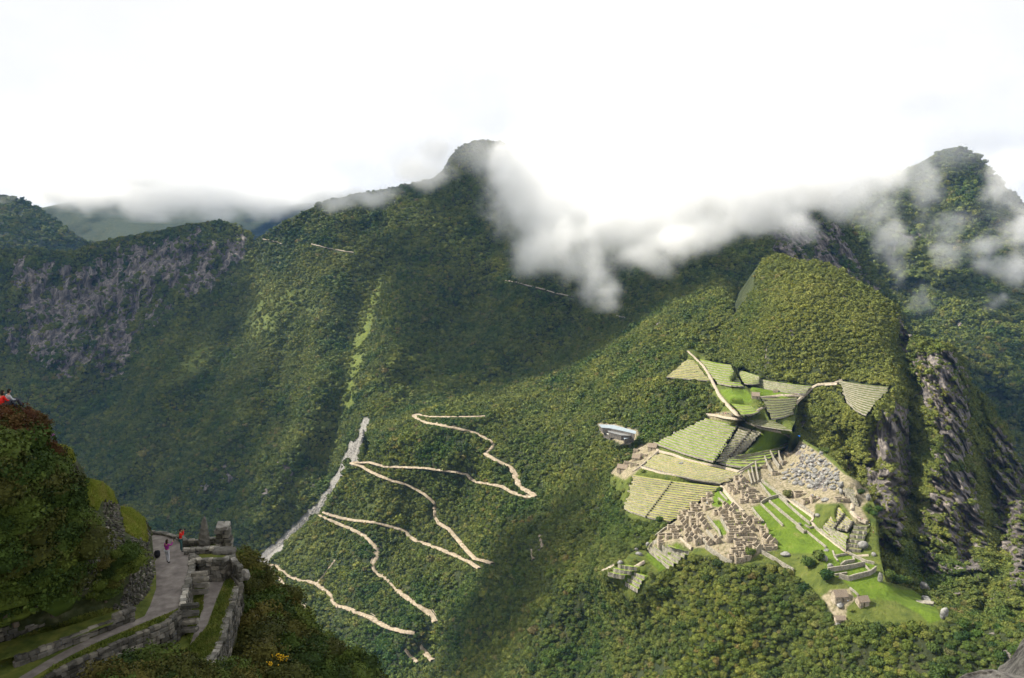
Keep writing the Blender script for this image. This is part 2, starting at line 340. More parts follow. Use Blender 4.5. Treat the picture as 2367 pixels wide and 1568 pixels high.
GRASS_D = [([(1770, 600), (1840, 605), (1860, 720), (1740, 830), (1690, 770), (1750, 650)], .35, 50), ([(840, 1110), (900, 1130), (1000, 1190), (860, 1200), (760, 1180)], .45, 30), ([(660, 1240), (760, 1220), (830, 1260), (700, 1300)], .55, 25),
           ([(1130, 930), (1230, 890), (1260, 930), (1160, 970)], .5, 35), ([(1240, 1200), (1290, 1220), (1270, 1400), (1220, 1380)], .35, 35), ([(1480, 780), (1650, 700), (1640, 800), (1500, 850)], .2, 50)]
ROCK_E = [([(2100, 800), (2210, 815), (2240, 900), (2245, 1050), (2180, 1090), (2150, 960), (2100, 900)], .62, 24), ([(2150, 1080), (2250, 1090), (2270, 1230), (2200, 1260), (2150, 1200)], .70, 24), ([(2030, 950), (2100, 930), (2105, 1080), (2090, 1290), (2040, 1260), (2000, 1150), (1985, 1070)], .66, 24),
          ([(2290, 960), (2367, 1060), (2400, 1380), (2330, 1340), (2290, 1150)], .60, 25), ([(2110, 1200), (2200, 1230), (2280, 1300), (2300, 1400), (2180, 1330), (2120, 1340)], .46, 28), ([(1930, 1040), (1970, 1050), (1975, 1100), (1950, 1090)], .6, 14), ([(2070, 720), (2110, 760), (2100, 830), (2080, 800)], .5, 12), ([(1838, 930), (1870, 960), (1860, 1010), (1840, 990)], .4, 12)]
def rockE(u, v): return zone_sum(ROCK_E, u, v, .12)+.14*sstep(2030, 2090, u)
def grassE(u, v): return zone_sum([([(1790, 595), (1880, 605), (1960, 640), (2060, 715), (2060, 800), (1900, 820), (1800, 800), (1740, 700)], .42, 50), ([(2100, 1330), (2300, 1400), (2300, 1520), (2100, 1500)], .2, 40), ([(2210, 1100), (2290, 1120), (2280, 1250)], .4, 30)], u, v)
def dispD(u, v, p):
    m = sstep(-15, 60, dist_poly(SITE_POLY, u, v)); j = fbm(p/120., 4, 31)*28+fbm(p/35., 3, 35)*8
    return m*(1.4*creases(p, u, v, CREASE_D)+j)
def dispE(u, v, p):
    q = p.copy(); q[..., 2] *= .22
    west = sstep(0, 30, dist_poly(FLIGHTS[12]['q'], u, v)); rk = rockE(u, v); hill = sstep(900, 960, v-0*u)*sstep(1830, 1880, u)
    hill = np.maximum(hill, sstep(2060, 2100, u))
    fl = fbm(q/24., 4, 41); big = fbm(p/130., 4, 44)*20+fbm(p/38., 3, 46)*6
    return west*(creases(p, u, v, CREASE_E)+big*(.5+.5*hill)+hill*(np.abs(fl)*-62+14)*(.35+1.2*rk))
def surf(fit, disp):
    def f(u, v, extra=0.0):
        u = np.asarray(u, float); v = np.asarray(v, float); Y = fit(u, v); p = at_Y(u, v, Y)
        Y = Y+disp(u, v, p)+extra; return at_Y(u, v, Y)
    return f
surfC = surf(fitC, dispC); surfE0 = surf(fitE, dispE)
surfD0 = surf(fitD, dispD)
D_BLEND = D_TOP[6:14]
def surfD(u, v, extra=0.0):
    """the spur melts into the mountain behind along its upper left boundary"""
    u = np.asarray(u, float); v = np.asarray(v, float); p = surfD0(u, v); pc = surfC(u, v, 12.0)
    vt = np.interp(u, *zip(*D_TOP)); w = sstep(5, 90, v-vt); w = np.where(u > 1690, np.maximum(w, sstep(1690, 1740, u)), w)
    w = np.where(u < 840, np.maximum(w, sstep(0, 14, v-vt)), w)
    Y = p[..., 1]*w+pc[..., 1]*(1-w)
    rt = np.interp(u, *zip(*RIDGE)); w2 = sstep(0, 45, v-rt); k2 = sstep(2045, 2130, u); w2 = w2*k2+1-k2; pe = surfE0(u, v, 4.0)
    Y = Y*w2+pe[..., 1]*(1-w2)
    return at_Y(u, v, Y+extra)
surfE = surfE0

SLIDE = [(ZE([(712, 115), (700, 160), (672, 230), (650, 290), (640, 345)]), 7), (ZE([(700, 180), (650, 250), (610, 310), (590, 350), (560, 420), (510, 500), (465, 570), (430, 625)]), 6.5), (ZE([(640, 260), (640, 340)]), 13), (ZE([(425, 610), (380, 655), (340, 700), (270, 760), (220, 820)]), 6.5), (ZE([(230, 810), (150, 880), (120, 915), (150, 945)]), 11)]
def slide_mask(u, v):
    r = np.zeros(np.shape(u))
    for l, w in SLIDE: r = np.maximum(r, sstep(w+3.5, w-2.5, dist_line(l, u, v)+5*fbm(np.stack([u/9., v/9., u*0], -1), 3, 12)))
    return r
def patch(name, sf, u0, u1, du, top, vbot, dv, rock, grass, label_z=None, back=((250, -160), (900, -700)), sink=None, soil=None, lawn=None, off=0.0):
    us = np.arange(u0, u1+.01, du); vt = np.interp(us, *zip(*top)) if not callable(top) else top(us)
    vb = np.full(len(us), float(vbot)) if not callable(vbot) else vbot(us)
    n = int(max(vb-vt)/dv)+2; t = np.linspace(0, 1, n)**1.0
    U = np.repeat(us[None], n, 0); V = vt[None]+(vb-vt)[None]*t[:, None]
    P = sf(U, V, off)
    rk = rock_mask(rock(U, V), P, 30. if P[..., 1].mean() > 1300 else 15.); gr = grass(U, V); so = soil(U, V) if soil else np.zeros(U.shape); lw = lawn(U, V) if lawn else np.zeros(U.shape)
    if sink is not None: P[..., 2] -= sink(U, V)
    rows = [P]; rr = [rk]; gg = [gr]; ss = [so]; ll = [lw]
    for k, (dy, dz) in enumerate(back):
        q = P[0].copy(); q[:, 1] += dy; q[:, 2] += dz; q[:, 2] = np.maximum(q[:, 2], -30)
        rows.insert(0, q[None]);
        for L in (rr, gg, ss, ll): L.insert(0, L[0][:1]*0+ (rk[:1] if L is rr else 0))
    P = np.concatenate(rows, 0); H, W = P.shape[:2]
    idx = np.arange(H*W).reshape(H, W)
    fc = np.stack([idx[1:, :-1], idx[1:, 1:], idx[:-1, 1:], idx[:-1, :-1]], -1).reshape(-1, 4)
    me = mesh_np(name, P.reshape(-1, 3), fc, True, [M_TERRAIN])
    c = np.ones((H*W, 4), np.float32)
    c[:, 0] = np.concatenate(rr, 0).ravel(); c[:, 1] = np.concatenate(gg, 0).ravel(); c[:, 2] = np.concatenate(ss, 0).ravel()
    a = me.color_attributes.new('zone', 'FLOAT_COLOR', 'POINT'); a.data.foreach_set('color', c.ravel())
    a = me.attributes.new('lawn', 'FLOAT', 'POINT'); a.data.foreach_set('value', np.concatenate(ll, 0).astype(np.float32).ravel())
    sl = np.zeros((H, W), np.float32); sl[len(back):] = slide_mask(U, V); a = me.attributes.new('rubble', 'FLOAT', 'POINT'); a.data.foreach_set('value', sl.ravel())
    o = link(name, me); o['kind'] = 'structure'
    return o
zero = lambda u, v: np.zeros(np.shape(u))
def fsink(lst, amt):
    def f(u, v):
        r = np.zeros(np.shape(u))
        for g in lst: r = np.maximum(r, amt*sstep(6, -2, dist_poly(g['q'], u, v)))
        return r
    return f
LAWNS = [ZB([(0, 960), (110, 930), (210, 880), (350, 940), (600, 1110), (620, 1200), (930, 1470), (860, 1540), (620, 1500), (300, 1490), (200, 1440), (90, 1320), (0, 1150)]),
 ZC([(1800, 420), (1990, 370), (2100, 330), (2367, 450), (2367, 960), (2230, 930), (2100, 900), (2000, 760), (1930, 620), (1830, 520)]),
 ZB([(10, 740), (60, 700), (200, 870), (240, 860), (120, 920)]), ZD([(330, 320), (480, 300), (640, 330), (800, 400), (900, 450), (900, 500), (970, 620), (1160, 690), (1340, 700), (1480, 830), (1560, 985), (1430, 1020), (1340, 930), (1100, 800), (800, 770), (700, 770), (640, 640), (420, 480)]),
 ZF([(675, 455), (870, 440), (950, 500), (945, 560), (770, 568), (700, 500)]), ZF([(900, 400), (1040, 400), (1400, 470), (1380, 500), (1030, 520), (960, 480)]), ZF([(1010, 820), (1130, 800), (1260, 850), (1270, 900), (1150, 960), (900, 1010), (990, 900)]),
 ZC([(1310, 400), (1360, 210), (1440, 180), (1560, 330), (1640, 460), (1480, 440)]), ZC([(590, 900), (920, 840), (1080, 910), (830, 1130), (700, 1180), (540, 1010)]), ZC([(1340, 570), (1420, 570), (1510, 740), (1420, 760), (1300, 600)]), ZC([(90, 1190), (300, 1060), (560, 1180), (440, 1390), (300, 1300), (260, 1200)])]
LODGE = ZA([(60, 950), (240, 955), (500, 1030), (500, 1110), (400, 1190), (320, 1180), (100, 1060)])
SOILS = [LODGE, ZC([(560, 900), (700, 740), (900, 500), (1150, 300), (1300, 250), (1450, 160), (1700, 0), (1900, 0), (1950, 80), (2000, 330), (1800, 420), (1920, 620), (2000, 760), (2100, 920), (1900, 960), (1700, 1080), (1500, 1080), (1250, 900), (1100, 900), (900, 830), (700, 850)]),
 ZB([(0, 470), (300, 260), (420, 260), (560, 350), (700, 440), (900, 620), (1040, 700), (1160, 780), (1250, 860), (1100, 1000), (1190, 1150), (1050, 1160), (900, 950), (600, 960), (590, 1200), (560, 1130), (600, 1100), (350, 930), (200, 870), (30, 700), (0, 650)]),
 ZF([(560, 655), (760, 640), (850, 700), (840, 720), (565, 685)]), ZA([(440, 1240), (560, 1170), (700, 1180), (720, 1260), (560, 1420), (360, 1568), (200, 1500), (260, 1430), (480, 1310)]), ZD([(370, 760), (460, 690), (650, 680), (700, 790), (620, 860), (610, 1000), (500, 980), (450, 880)])]
def lawnD(u, v):
    r = np.zeros(np.shape(u))
    for q in LAWNS: r = np.maximum(r, sstep(3, -3, dist_poly(q, u, v)))
    return r
def soilD(u, v):
    r = np.zeros(np.shape(u))
    for q in SOILS: r = np.maximum(r, .85*sstep(3, -3, dist_poly(q, u, v)))
    return r*(1-lawnD(u, v))
def grassD(u, v): return np.maximum(zone_sum(GRASS_D, u, v), .9*sstep(6, -6, dist_poly(SITE_POLY, u, v)))
def rockD(u, v): return zone_sum([([(1270, 1250), (1245, 1300), (1225, 1260)], .4, 10), ([(2230, 1480), (2367, 1400), (2367, 1568), (2250, 1568)], .45, 30), ([(1835, 1030), (1880, 1040), (1945, 1110), (1940, 1150), (1850, 1130), (1830, 1090)], .45, 15), ([(1510, 730), (1530, 730), (1525, 770), (1505, 765)], .5, 8)], u, v)

patch('far_mountain', surf(tps_fit(Yc([(-500, 380, 6500), (400, 400, 6500), (1300, 420, 6500), (0, 700, 5200), (900, 700, 5200)])), lambda u, v, p: fbm(p/900., 5, 3)*420), -500, 1300, 7, BLUE_SIL, 640, 7, zero, zero)
surfLM = surf(tps_fit(Yc([(-300, 430, 4300), (0, 450, 4300), (225, 572, 4100), (0, 640, 3700), (400, 640, 3900), (-300, 640, 3700)])), lambda u, v, p: fbm(p/400., 5, 4)*160)
patch('left_mountain', surfLM, -300, 400, 5, LEFT_HILL_SIL, 700, 5, zero, zero)
surfF = surf(tps_fit(Yc([(1900, 470, 3000), (2220, 340, 3100), (2400, 480, 3000), (2367, 700, 2500), (2150, 700, 2500), (2200, 850, 2250), (2400, 1050, 1950), (2600, 600, 2800), (2100, 1000, 2200)])), lambda u, v, p: fbm(p/260., 5, 6)*130+creases(p, u, v, [([(2100, 700), (2250, 850), (2367, 1050)], 60, 60), ([(2367, 600), (2250, 480)], -90, 50)]))
rockF = lambda u, v: zone_sum([([(1980, 450), (2140, 420), (2180, 600), (2080, 700)], .3, 60)], u, v, .15)
grassF = lambda u, v: zone_sum([([(1980, 450), (2140, 420), (2180, 600), (2080, 700)], .5, 50), ([(2300, 600), (2400, 600), (2400, 720), (2300, 700)], .5, 40)], u, v)
patch('opposite_mountain', surfF, 1880, 2600, 4, FAR_R_SIL, 1160, 4, rockF, grassF)
patch('main_mountain', surfC, -120, 2200, 4, MAIN_SIL, lambda u: np.interp(u, [-120, 0, 600, 900, 1500, 1800, 2200], [1560, 1560, 1420, 1150, 960, 860, 1100]), 4, rockC, grassC)
patch('ridge_hillside', surfD, 540, 1832, 3, D_TOP, 1640, 3.2, rockD, grassD, sink=fsink(FLIGHTS, 7.0), soil=soilD, lawn=lawnD, back=((60, -60),))
patch('watch_ground', surfD, 1826, 1884, 2.0, [(1826, 868), (1850, 876), (1884, 884)], lambda u: np.interp(u, [1826, 1838, 1846, 1862, 1884], [1000, 975, 925, 914, 893]), 2.0, rockD, grassD, sink=fsink(FLIGHTS, 7.0), soil=soilD, lawn=lawnD, back=((6, -4), (12, -30)))
patch('citadel_ground', surfD, 1830, 2520, 2.5, RIDGE, 1640, 2.5, rockD, grassD, sink=fsink(FLIGHTS, 7.0), soil=soilD, lawn=lawnD, back=((6, -14), (25, -120)))
patch('cliff_hillside', surfE, 1665, 2520, 2.5, HILL_SIL, lambda u: np.interp(u, [1665, 1700, 1753, 1820, 1832, 1838, 1892, 1960, 2040, 2200, 2520], [835, 850, 874, 886, 900, 1030, 1070, 1180, 1420, 1480, 1560]), 2.6, rockE, grassE, sink=fsink([FLIGHTS[12]]+[f for f in FLIGHTS if f['key'] in ('watch', 'bowl', 'high_east', 'high_right')], 7.0), back=((120, -60), (500, -500)))
gp = link('valley_ground', mesh_np('valley_ground', [(-30000, -5000, -32), (30000, -5000, -32), (30000, 40000, -32), (-30000, 40000, -32)], [(0, 1, 2, 3)], False, [M_TERRAIN])); gp['kind'] = 'structure'
# ------------------------------------------------------------ roads and paths: pixel polylines laid on the land
ROADS = [ # dirt road zigzags
 (ZE([(1670, 545), (1640, 520), (1600, 500), (1570, 470), (1548, 420), (1530, 380), (1470, 350), (1420, 325), (1385, 300)]), 4.6),
 (ZE([(1670, 545), (1600, 545), (1540, 520), (1480, 485), (1400, 470)]), 3.6), (ZE([(1305, 445), (1285, 420)]), 4), (ZE([(1225, 405), (1120, 392), (1040, 382), (940, 378), (820, 374), (740, 352), (640, 350)]), 3.4),
 (ZE([(630, 355), (690, 370), (740, 402), (790, 425), (870, 455), (925, 470)]), 4.4), (ZE([(970, 488), (1030, 520), (1075, 555), (1105, 585), (1103, 625), (1105, 665)]), 4), (ZE([(1120, 688), (1180, 725), (1230, 780), (1280, 840), (1330, 893), (1370, 900), (1430, 920)]), 4.6),
 (ZE([(1355, 948), (1290, 905), (1210, 870), (1120, 835), (1040, 805)]), 4.4), (ZE([(1010, 798), (960, 770), (930, 735), (860, 712), (760, 688), (640, 675), (560, 660), (475, 632)]), 4.2),
 (ZE([(415, 632), (470, 660)]), 4), (ZE([(540, 688), (620, 720), (690, 755), (740, 795), (775, 840), (770, 880), (745, 935)]), 4.4), (ZE([(790, 990), (830, 1015)]), 3.4),
 (ZE([(885, 1070), (940, 1110), (1000, 1150), (1060, 1190), (1105, 1250)]), 4.6), (ZE([(985, 1310), (920, 1300), (860, 1285), (800, 1260), (730, 1220), (640, 1185), (590, 1165)]), 4.4), (ZE([(560, 1162), (525, 1140), (520, 1100), (480, 1070), (430, 1030), (390, 1022)]), 4),
 (ZE([(340, 1015), (270, 985), (205, 935)]), 3.4), (ZE([(180, 970), (230, 1010), (260, 1050)]), 3), (ZE([(285, 1105), (340, 1145), (385, 1190)]), 3.8), (ZE([(370, 1240), (385, 1290), (405, 1325)]), 4), (ZE([(935, 1405), (965, 1445), (1005, 1478)]), 3.6), (ZE([(1020, 1380), (1045, 1425), (1090, 1465)]), 4.4),
 (ZE([(970, 90), (1040, 125), (1120, 140), (1200, 155), (1280, 172)]), 3.8), (ZE([(1105, 665), (1120, 688)]), 3), (ZE([(1040, 805), (1010, 798)]), 3), (ZE([(925, 470), (970, 488)]), 3), (ZE([(745, 935), (755, 960), (790, 990)]), 2.6), (ZE([(830, 1015), (860, 1045), (885, 1070)]), 2.6), (ZE([(590, 1165), (560, 1162)]), 3), (ZE([(390, 1022), (340, 1015)]), 3), (ZE([(260, 1050), (285, 1105)]), 2.4), (ZE([(470, 660), (540, 688)]), 3), (ZE([(1285, 420), (1225, 405)]), 2.6), (ZE([(1400, 470), (1340, 462), (1305, 445)]), 2.6), (ZE([(1280, 172), (1335, 190), (1400, 225)]), 2.4), (ZE([(1190, 96), (1340, 95)]), 2.2), (ZE([(1428, 242), (1420, 270), (1385, 300)]), 2.2), (ZE([(205, 935), (160, 930)]), 3),
 (ZE([(970, 90), (1000, 80), (1060, 95), (1190, 96)]), 3), (ZE([(1340, 95), (1380, 92)]), 3), (ZE([(1335, 190), (1345, 196)]), 3), (ZE([(1400, 225), (1428, 242)]), 3.4), (ZE([(440, 1025), (490, 960), (535, 905)]), 1.4), (ZE([(1690, 765), (1705, 835)]), 1.8), (ZE([(1645, 845), (1655, 900)]), 1.8)]
TRAILS = [ZJ([(385, 955), (450, 965), (520, 985), (620, 1010), (700, 1035), (790, 1050)]), ZI([(1560, 380), (1640, 395), (1690, 412)]), ZI([(1850, 408), (1950, 435), (2100, 460)]), ZJ([(1045, 1165), (1100, 1178), (1140, 1190)])]
PATHS = [ # stone paths inside the ruins: (pixels, half width in metres)
 (ZF([(405, 130), (430, 155), (470, 190), (540, 260), (590, 335), (630, 420), (665, 490), (710, 545), (755, 595), (800, 640), (855, 690)]), 2.6),
 (ZF([(855, 690), (930, 670), (1000, 625), (1060, 595), (1120, 582), (1200, 578), (1300, 580)]), 1.3), (ZF([(1310, 575), (1350, 530), (1400, 490), (1440, 450), (1500, 412), (1580, 408), (1670, 402)]), 1.8),
 (ZF([(860, 700), (930, 735), (1010, 770), (1120, 795), (1200, 815), (1260, 840), (1300, 875)]), 2.0), (ZF([(1010, 520), (1100, 512), (1200, 498), (1290, 500), (1370, 508)]), 2.2),
 (ZF([(565, 660), (650, 670), (740, 690), (850, 700)]), 2.6), (ZF([(130, 945), (160, 972), (280, 1000), (380, 1040), (520, 1075), (640, 1095), (760, 1125), (870, 1150)]), 1.7),
 (ZF([(0, 1105), (80, 1130), (180, 1160), (300, 1175), (420, 1205), (560, 1230), (690, 1258)]), 2.4), (ZF([(155, 975), (100, 1025), (40, 1075), (0, 1110), (-60, 1150)]), 1.0), (ZF([(700, 1258), (800, 1190), (900, 1120), (1000, 1060), (1100, 990), (1200, 930), (1290, 885)]), 1.2),
 (ZC([(1445, 165), (1500, 245), (1560, 320), (1620, 395), (1690, 465)]), 3.0), (ZC([(-10, 1180), (80, 1155), (170, 1100)]), .8), (ZC([(270, 1215), (380, 1145), (520, 1065)]), .9),
 (ZB([(30, 715), (130, 790), (230, 860), (330, 930), (430, 1000), (520, 1060), (590, 1110), (560, 1150), (620, 1230), (720, 1310), (820, 1390), (930, 1480), (1050, 1530), (1180, 1520)]), 1.8), (ZC([(930, 760), (1000, 830), (1090, 900)]), 1.6), (ZB([(1010, 960), (1000, 1050), (1060, 1110), (1160, 1150)]), 3.0)]
def densify(line, step=6.0, jit=0.0):
    out = []
    for (x1, y1), (x2, y2) in zip(line[:-1], line[1:]):
        n = max(1, int(math.hypot(x2-x1, y2-y1)/step))
        for k in range(n):
            t = k/n; out.append((x1+(x2-x1)*t+random.uniform(-jit, jit), y1+(y2-y1)*t+random.uniform(-jit, jit)))
    out.append(line[-1]); return np.array(out)
M_ROAD = simple_mat('pale_dirt', [(.3, (.17, .135, .09)), (.5, (.27, .22, .155)), (.7, (.40, .34, .255))], .25, .5, .4)
M_PATH = simple_mat('trodden_stone', [(.3, (.19, .165, .12)), (.5, (.31, .265, .20)), (.7, (.42, .36, .28))], .6, .5, .3)
def ribbon(name, line, hw, sf, mat, lift=.6, bank=0.0, step=5.0, jit=.5):
    q = densify(line, step, jit); P = sf(q[:, 0], q[:, 1]); n = len(P)
    T = np.gradient(P, axis=0); T[:, 2] = 0; T /= np.linalg.norm(T, axis=1)[:, None]+1e-9
    R = np.stack([T[:, 1], -T[:, 0], np.zeros(n)], 1)
    # uphill side = the side away from the camera
    sgn = np.sign((R[:, :2]*(P[:, :2])).sum(1)); R *= sgn[:, None]
    w = hw*(1+.25*fbm(P/17., 3, 8))[:, None]; c = P+np.array([0, 0, lift])
    rows = [c-R*(w+.8)-np.array([0, 0, 2.5]), c-R*w, c+R*w*.2, c+R*w]
    if bank: rows.append(c+R*(w+bank*.5)+np.array([0, 0, 1.0])*(bank*(.7+.6*np.abs(fbm(P/9., 2, 9))))[:, None]); rows.append(rows[-1]+R*1.5-np.array([0, 0, 3.]))
    else: rows.append(c+R*(w+1.0)-np.array([0, 0, 2.5]))
    m = len(rows); V = np.concatenate(rows, 0); idx = np.arange(m*n).reshape(m, n)
    fc = np.stack([idx[:-1, :-1], idx[:-1, 1:], idx[1:, 1:], idx[1:, :-1]], -1).reshape(-1, 4)
    o = link(name, mesh_np(name, V, fc, True, [mat])); o['kind'] = 'structure'; return o
for line, w in ROADS: ribbon('dirt_road', line, w, surfD, M_ROAD, 1.2, 1.5 if w > 3 else 0)
for line in TRAILS: ribbon('mountain_trail', line, .9, lambda u, v: surfC(u, v), M_PATH, 4.0)
for line, w in PATHS:
    ribbon('stone_path', line, w*.65, surfD, M_PATH, .8 if w > 1.1 else 1.4, 0, 4.0, .25)

LINK = ZF([(1400, 492), (1440, 452), (1470, 428), (1500, 412), (1580, 408), (1650, 402), (1700, 378)])
ribbon('stone_path', LINK, 1.9, lambda u, v: surfE(u, v), M_PATH, 1.6, 0, 4.0, .25)
# ------------------------------------------------------------ vegetation
def leaf_mat(name, cols, patch_cols=None):
    m, nt, b = new_mat(name); b.inputs['Roughness'].default_value = .75
    P = worldpos(nt); t = attr(nt, 'tint', True).outputs['Fac']; rnd = N(nt, 'ShaderNodeObjectInfo').outputs['Random']
    c = ramp(nt, rnd, cols)
    big = noise_node(nt, .012, 4, P); c2 = ramp(nt, big, [(.35, (.55, .78, .62)), (.5, (1, 1, 1)), (.62, (1.32, 1.2, .92))]); c = mix(nt, 1, c, c2, 'MULTIPLY')
    fine = noise_node(nt, .8, 3, P); c = mix(nt, 1, c, ramp(nt, fine, [(.3, (.6, .62, .6)), (.7, (1.35, 1.35, 1.3))]), 'MULTIPLY')
    c = mix(nt, t, c, (.21, .215, .048)); nt.links.new(c, b.inputs['Base Color'])
    return m
M_LEAF = leaf_mat('forest_leaves', [(0, (.034, .056, .018)), (.35, (.056, .086, .020)), (.7, (.090, .118, .026)), (.94, (.125, .142, .036)), (1, (.125, .105, .045))])
M_BARK = simple_mat('bark', [(.3, (.05, .04, .03)), (.7, (.14, .11, .08))], 2.0)
def ico(sub):
    import bmesh
    bm = bmesh.new(); bmesh.ops.create_icosphere(bm, subdivisions=sub, radius=1)
    v = np.array([q.co[:] for q in bm.verts]); f = np.array([[x.index for x in q.verts] for q in bm.faces]); bm.free(); return v, f
def leafy(name, seed, nleaf, ls, core=2, mat=None, lump=.35, flat=.8):
    rg = np.random.default_rng(seed); v, f = ico(core)
    d = 1+lump*fbm(v*1.9+seed*3.1, 3, seed)*1.6; v2 = v*(d*.86)[:, None]; v2[:, 2] *= flat
    V = [v2]; Fc = [f]; base = len(v2)
    if nleaf:
        w = rg.normal(size=(nleaf, 3)); w /= np.linalg.norm(w, axis=1)[:, None]; w[:, 2] = np.where(w[:, 2] < -.35, -w[:, 2], w[:, 2])
        r = (1+lump*fbm(w*1.9+seed*3.1, 3, seed)*1.6)*rg.uniform(.84, 1.08, nleaf); c = w*r[:, None]; c[:, 2] *= flat
        nrm = w+rg.normal(size=(nleaf, 3))*.75; nrm /= np.linalg.norm(nrm, axis=1)[:, None]
        a = np.cross(nrm, rg.normal(size=(nleaf, 3))); a /= np.linalg.norm(a, axis=1)[:, None]; b = np.cross(nrm, a)
        s = ls*rg.uniform(.6, 1.3, nleaf)[:, None]
        q = np.stack([c-a*s, c-b*s*.6, c+a*s, c+b*s*.6], 1).reshape(-1, 3)
        k = np.arange(nleaf)*4+base; Fc.append(np.concatenate([np.stack([k, k+1, k+2], 1), np.stack([k, k+2, k+3], 1)])); V.append(q)
    me = mesh_np(name, np.concatenate(V), np.concatenate(Fc), False, [mat or M_LEAF]); return me
CROWN_FAR = [leafy('crown', s, 70, .30, 1) for s in (1, 2, 3)]
CROWN_NEAR = [leafy('crown', s, 420, .15, 2) for s in (11, 12, 13, 14)]
def src_collection(name, meshes):
    c = bpy.data.collections.new(name)
    for m in meshes: c.objects.link(bpy.data.objects.new('foliage_clump', m))
    return c
def scatter_group(name, coll):
    g = bpy.data.node_groups.new(name, 'GeometryNodeTree')
    g.interface.new_socket('Geometry', in_out='INPUT', socket_type='NodeSocketGeometry'); g.interface.new_socket('Geometry', in_out='OUTPUT', socket_type='NodeSocketGeometry')
    nn = g.nodes; L = g.links; gi = nn.new('NodeGroupInput'); go = nn.new('NodeGroupOutput')
    ci = nn.new('GeometryNodeCollectionInfo'); ci.inputs[0].default_value = coll; ci.inputs[1].default_value = True
    ip = nn.new('GeometryNodeInstanceOnPoints'); ip.inputs['Pick Instance'].default_value = True
    def A(n, t): a = nn.new('GeometryNodeInputNamedAttribute'); a.data_type = t; a.inputs[0].default_value = n; return a.outputs[0]
    L.new(gi.outputs[0], ip.inputs['Points']); L.new(ci.outputs[0], ip.inputs['Instance']); L.new(A('idx', 'INT'), ip.inputs['Instance Index'])
    er = nn.new('FunctionNodeEulerToRotation'); L.new(A('rot', 'FLOAT_VECTOR'), er.inputs[0]); L.new(er.outputs[0], ip.inputs['Rotation']); L.new(A('scl', 'FLOAT_VECTOR'), ip.inputs['Scale'])
    L.new(ip.outputs[0], go.inputs[0]); return g
G_FAR = scatter_group('scatter_far', src_collection('far_crowns', CROWN_FAR)); G_NEAR = scatter_group('scatter_near', src_collection('near_crowns', CROWN_NEAR))
def scatter(name, P, size, tint, grp, label=None, flat=1.0, nmesh=4):
    n = len(P); me = bpy.data.meshes.new(name); me.vertices.add(n); me.vertices.foreach_set('co', P.astype(np.float32).ravel())
    def at(nm, t, key, arr): a = me.attributes.new(nm, t, 'POINT'); a.data.foreach_set(key, arr)
    at('idx', 'INT', 'value', RNG.integers(0, 60, n).astype(np.int32)); rot = np.stack([RNG.uniform(-.25, .25, n), RNG.uniform(-.25, .25, n), RNG.uniform(0, 6.28, n)], 1)
    at('rot', 'FLOAT_VECTOR', 'vector', rot.astype(np.float32).ravel())
    sc = np.stack([size*RNG.uniform(.85, 1.15, n), size*RNG.uniform(.85, 1.15, n), size*RNG.uniform(.7, 1.15, n)*flat], 1); at('scl', 'FLOAT_VECTOR', 'vector', sc.astype(np.float32).ravel())
    at('tint', 'FLOAT', 'value', tint.astype(np.float32))
    o = link(name, me); m = o.modifiers.new('scatter', 'NODES'); m.node_group = grp; o['kind'] = 'stuff'
    if label: o['label'] = label
    return o
def sample(sf, u0, u1, top, vbot, cell, spacing, dens, seed):
    """points on the land, so many per square metre, thinned by dens(u, v, p)"""
    us = np.arange(u0, u1, cell); rg = np.random.default_rng(seed); vt = np.interp(us, *zip(*top)) ; vb = vbot(us) if callable(vbot) else np.full(len(us), float(vbot))
    n = int(np.max(vb-vt)/cell)+1; U = np.repeat(us[None], n, 0); V = vt[None]+np.arange(n)[:, None]*cell; ok = V < vb[None]
    p0 = sf(U, V); p1 = sf(U+cell, V); p2 = sf(U, V+cell); area = np.linalg.norm(np.cross(p1-p0, p2-p0), axis=-1)
    area = np.minimum(area, 12*(p0[..., 1]/F*cell)**2)
    sp = spacing(p0[..., 1]); lam = np.where(ok, area/sp**2, 0)*dens(U, V, p0); k = rg.poisson(np.clip(lam, 0, 50))
    U = np.repeat(U.ravel(), k.ravel()); V = np.repeat(V.ravel(), k.ravel()); U = U+rg.uniform(0, cell, len(U)); V = V+rg.uniform(0, cell, len(V))
    P = sf(U, V); return U, V, P, spacing(P[:, 1])
def clear_of(u, v, lines, extra):
    """False where a road or path would be overgrown; the strip on the camera's side is cut lower"""
    ok = np.ones(len(u), bool)
    for line, w, Yp in lines:
        x = [q[0] for q in line]; y = [q[1] for q in line]; k = (u > min(x)-25) & (u < max(x)+25) & (v > min(y)-25) & (v < max(y)+30)
        if not k.any(): continue
        px = F/Yp; d = dist_line(line, u[k], v[k]-extra[k]*px*.55); ok[np.where(k)[0]] &= d > w*px*.5+extra[k]*px*.42
    return ok
def road_lines():
    out = []
    for line, w in ROADS: m = np.mean(line, 0); out.append((line, w, float(surfD(m[0], m[1])[1])))
    for line, w in PATHS: m = np.mean(line, 0); out.append((line, w, float(surfD(m[0], m[1])[1])))
    return out
RL = road_lines()
def dens_gen(rock, grass, gk=.75, rk=1.25):
    def f(U, V, P):
        n = fbm(P/60., 3, 77); d = 1-gk*grass(U, V)*(1+n)-.93*rock_mask(rock(U, V), P, 30. if P[..., 1].mean() > 1300 else 15.); return np.clip(d, 0.02, 1)
    return f
def tint_of(P, grass): return np.clip(.10+.35*fbm(P/90., 3, 55)+.25*grass+RNG.uniform(-.08, .1, len(P)), 0, .8)
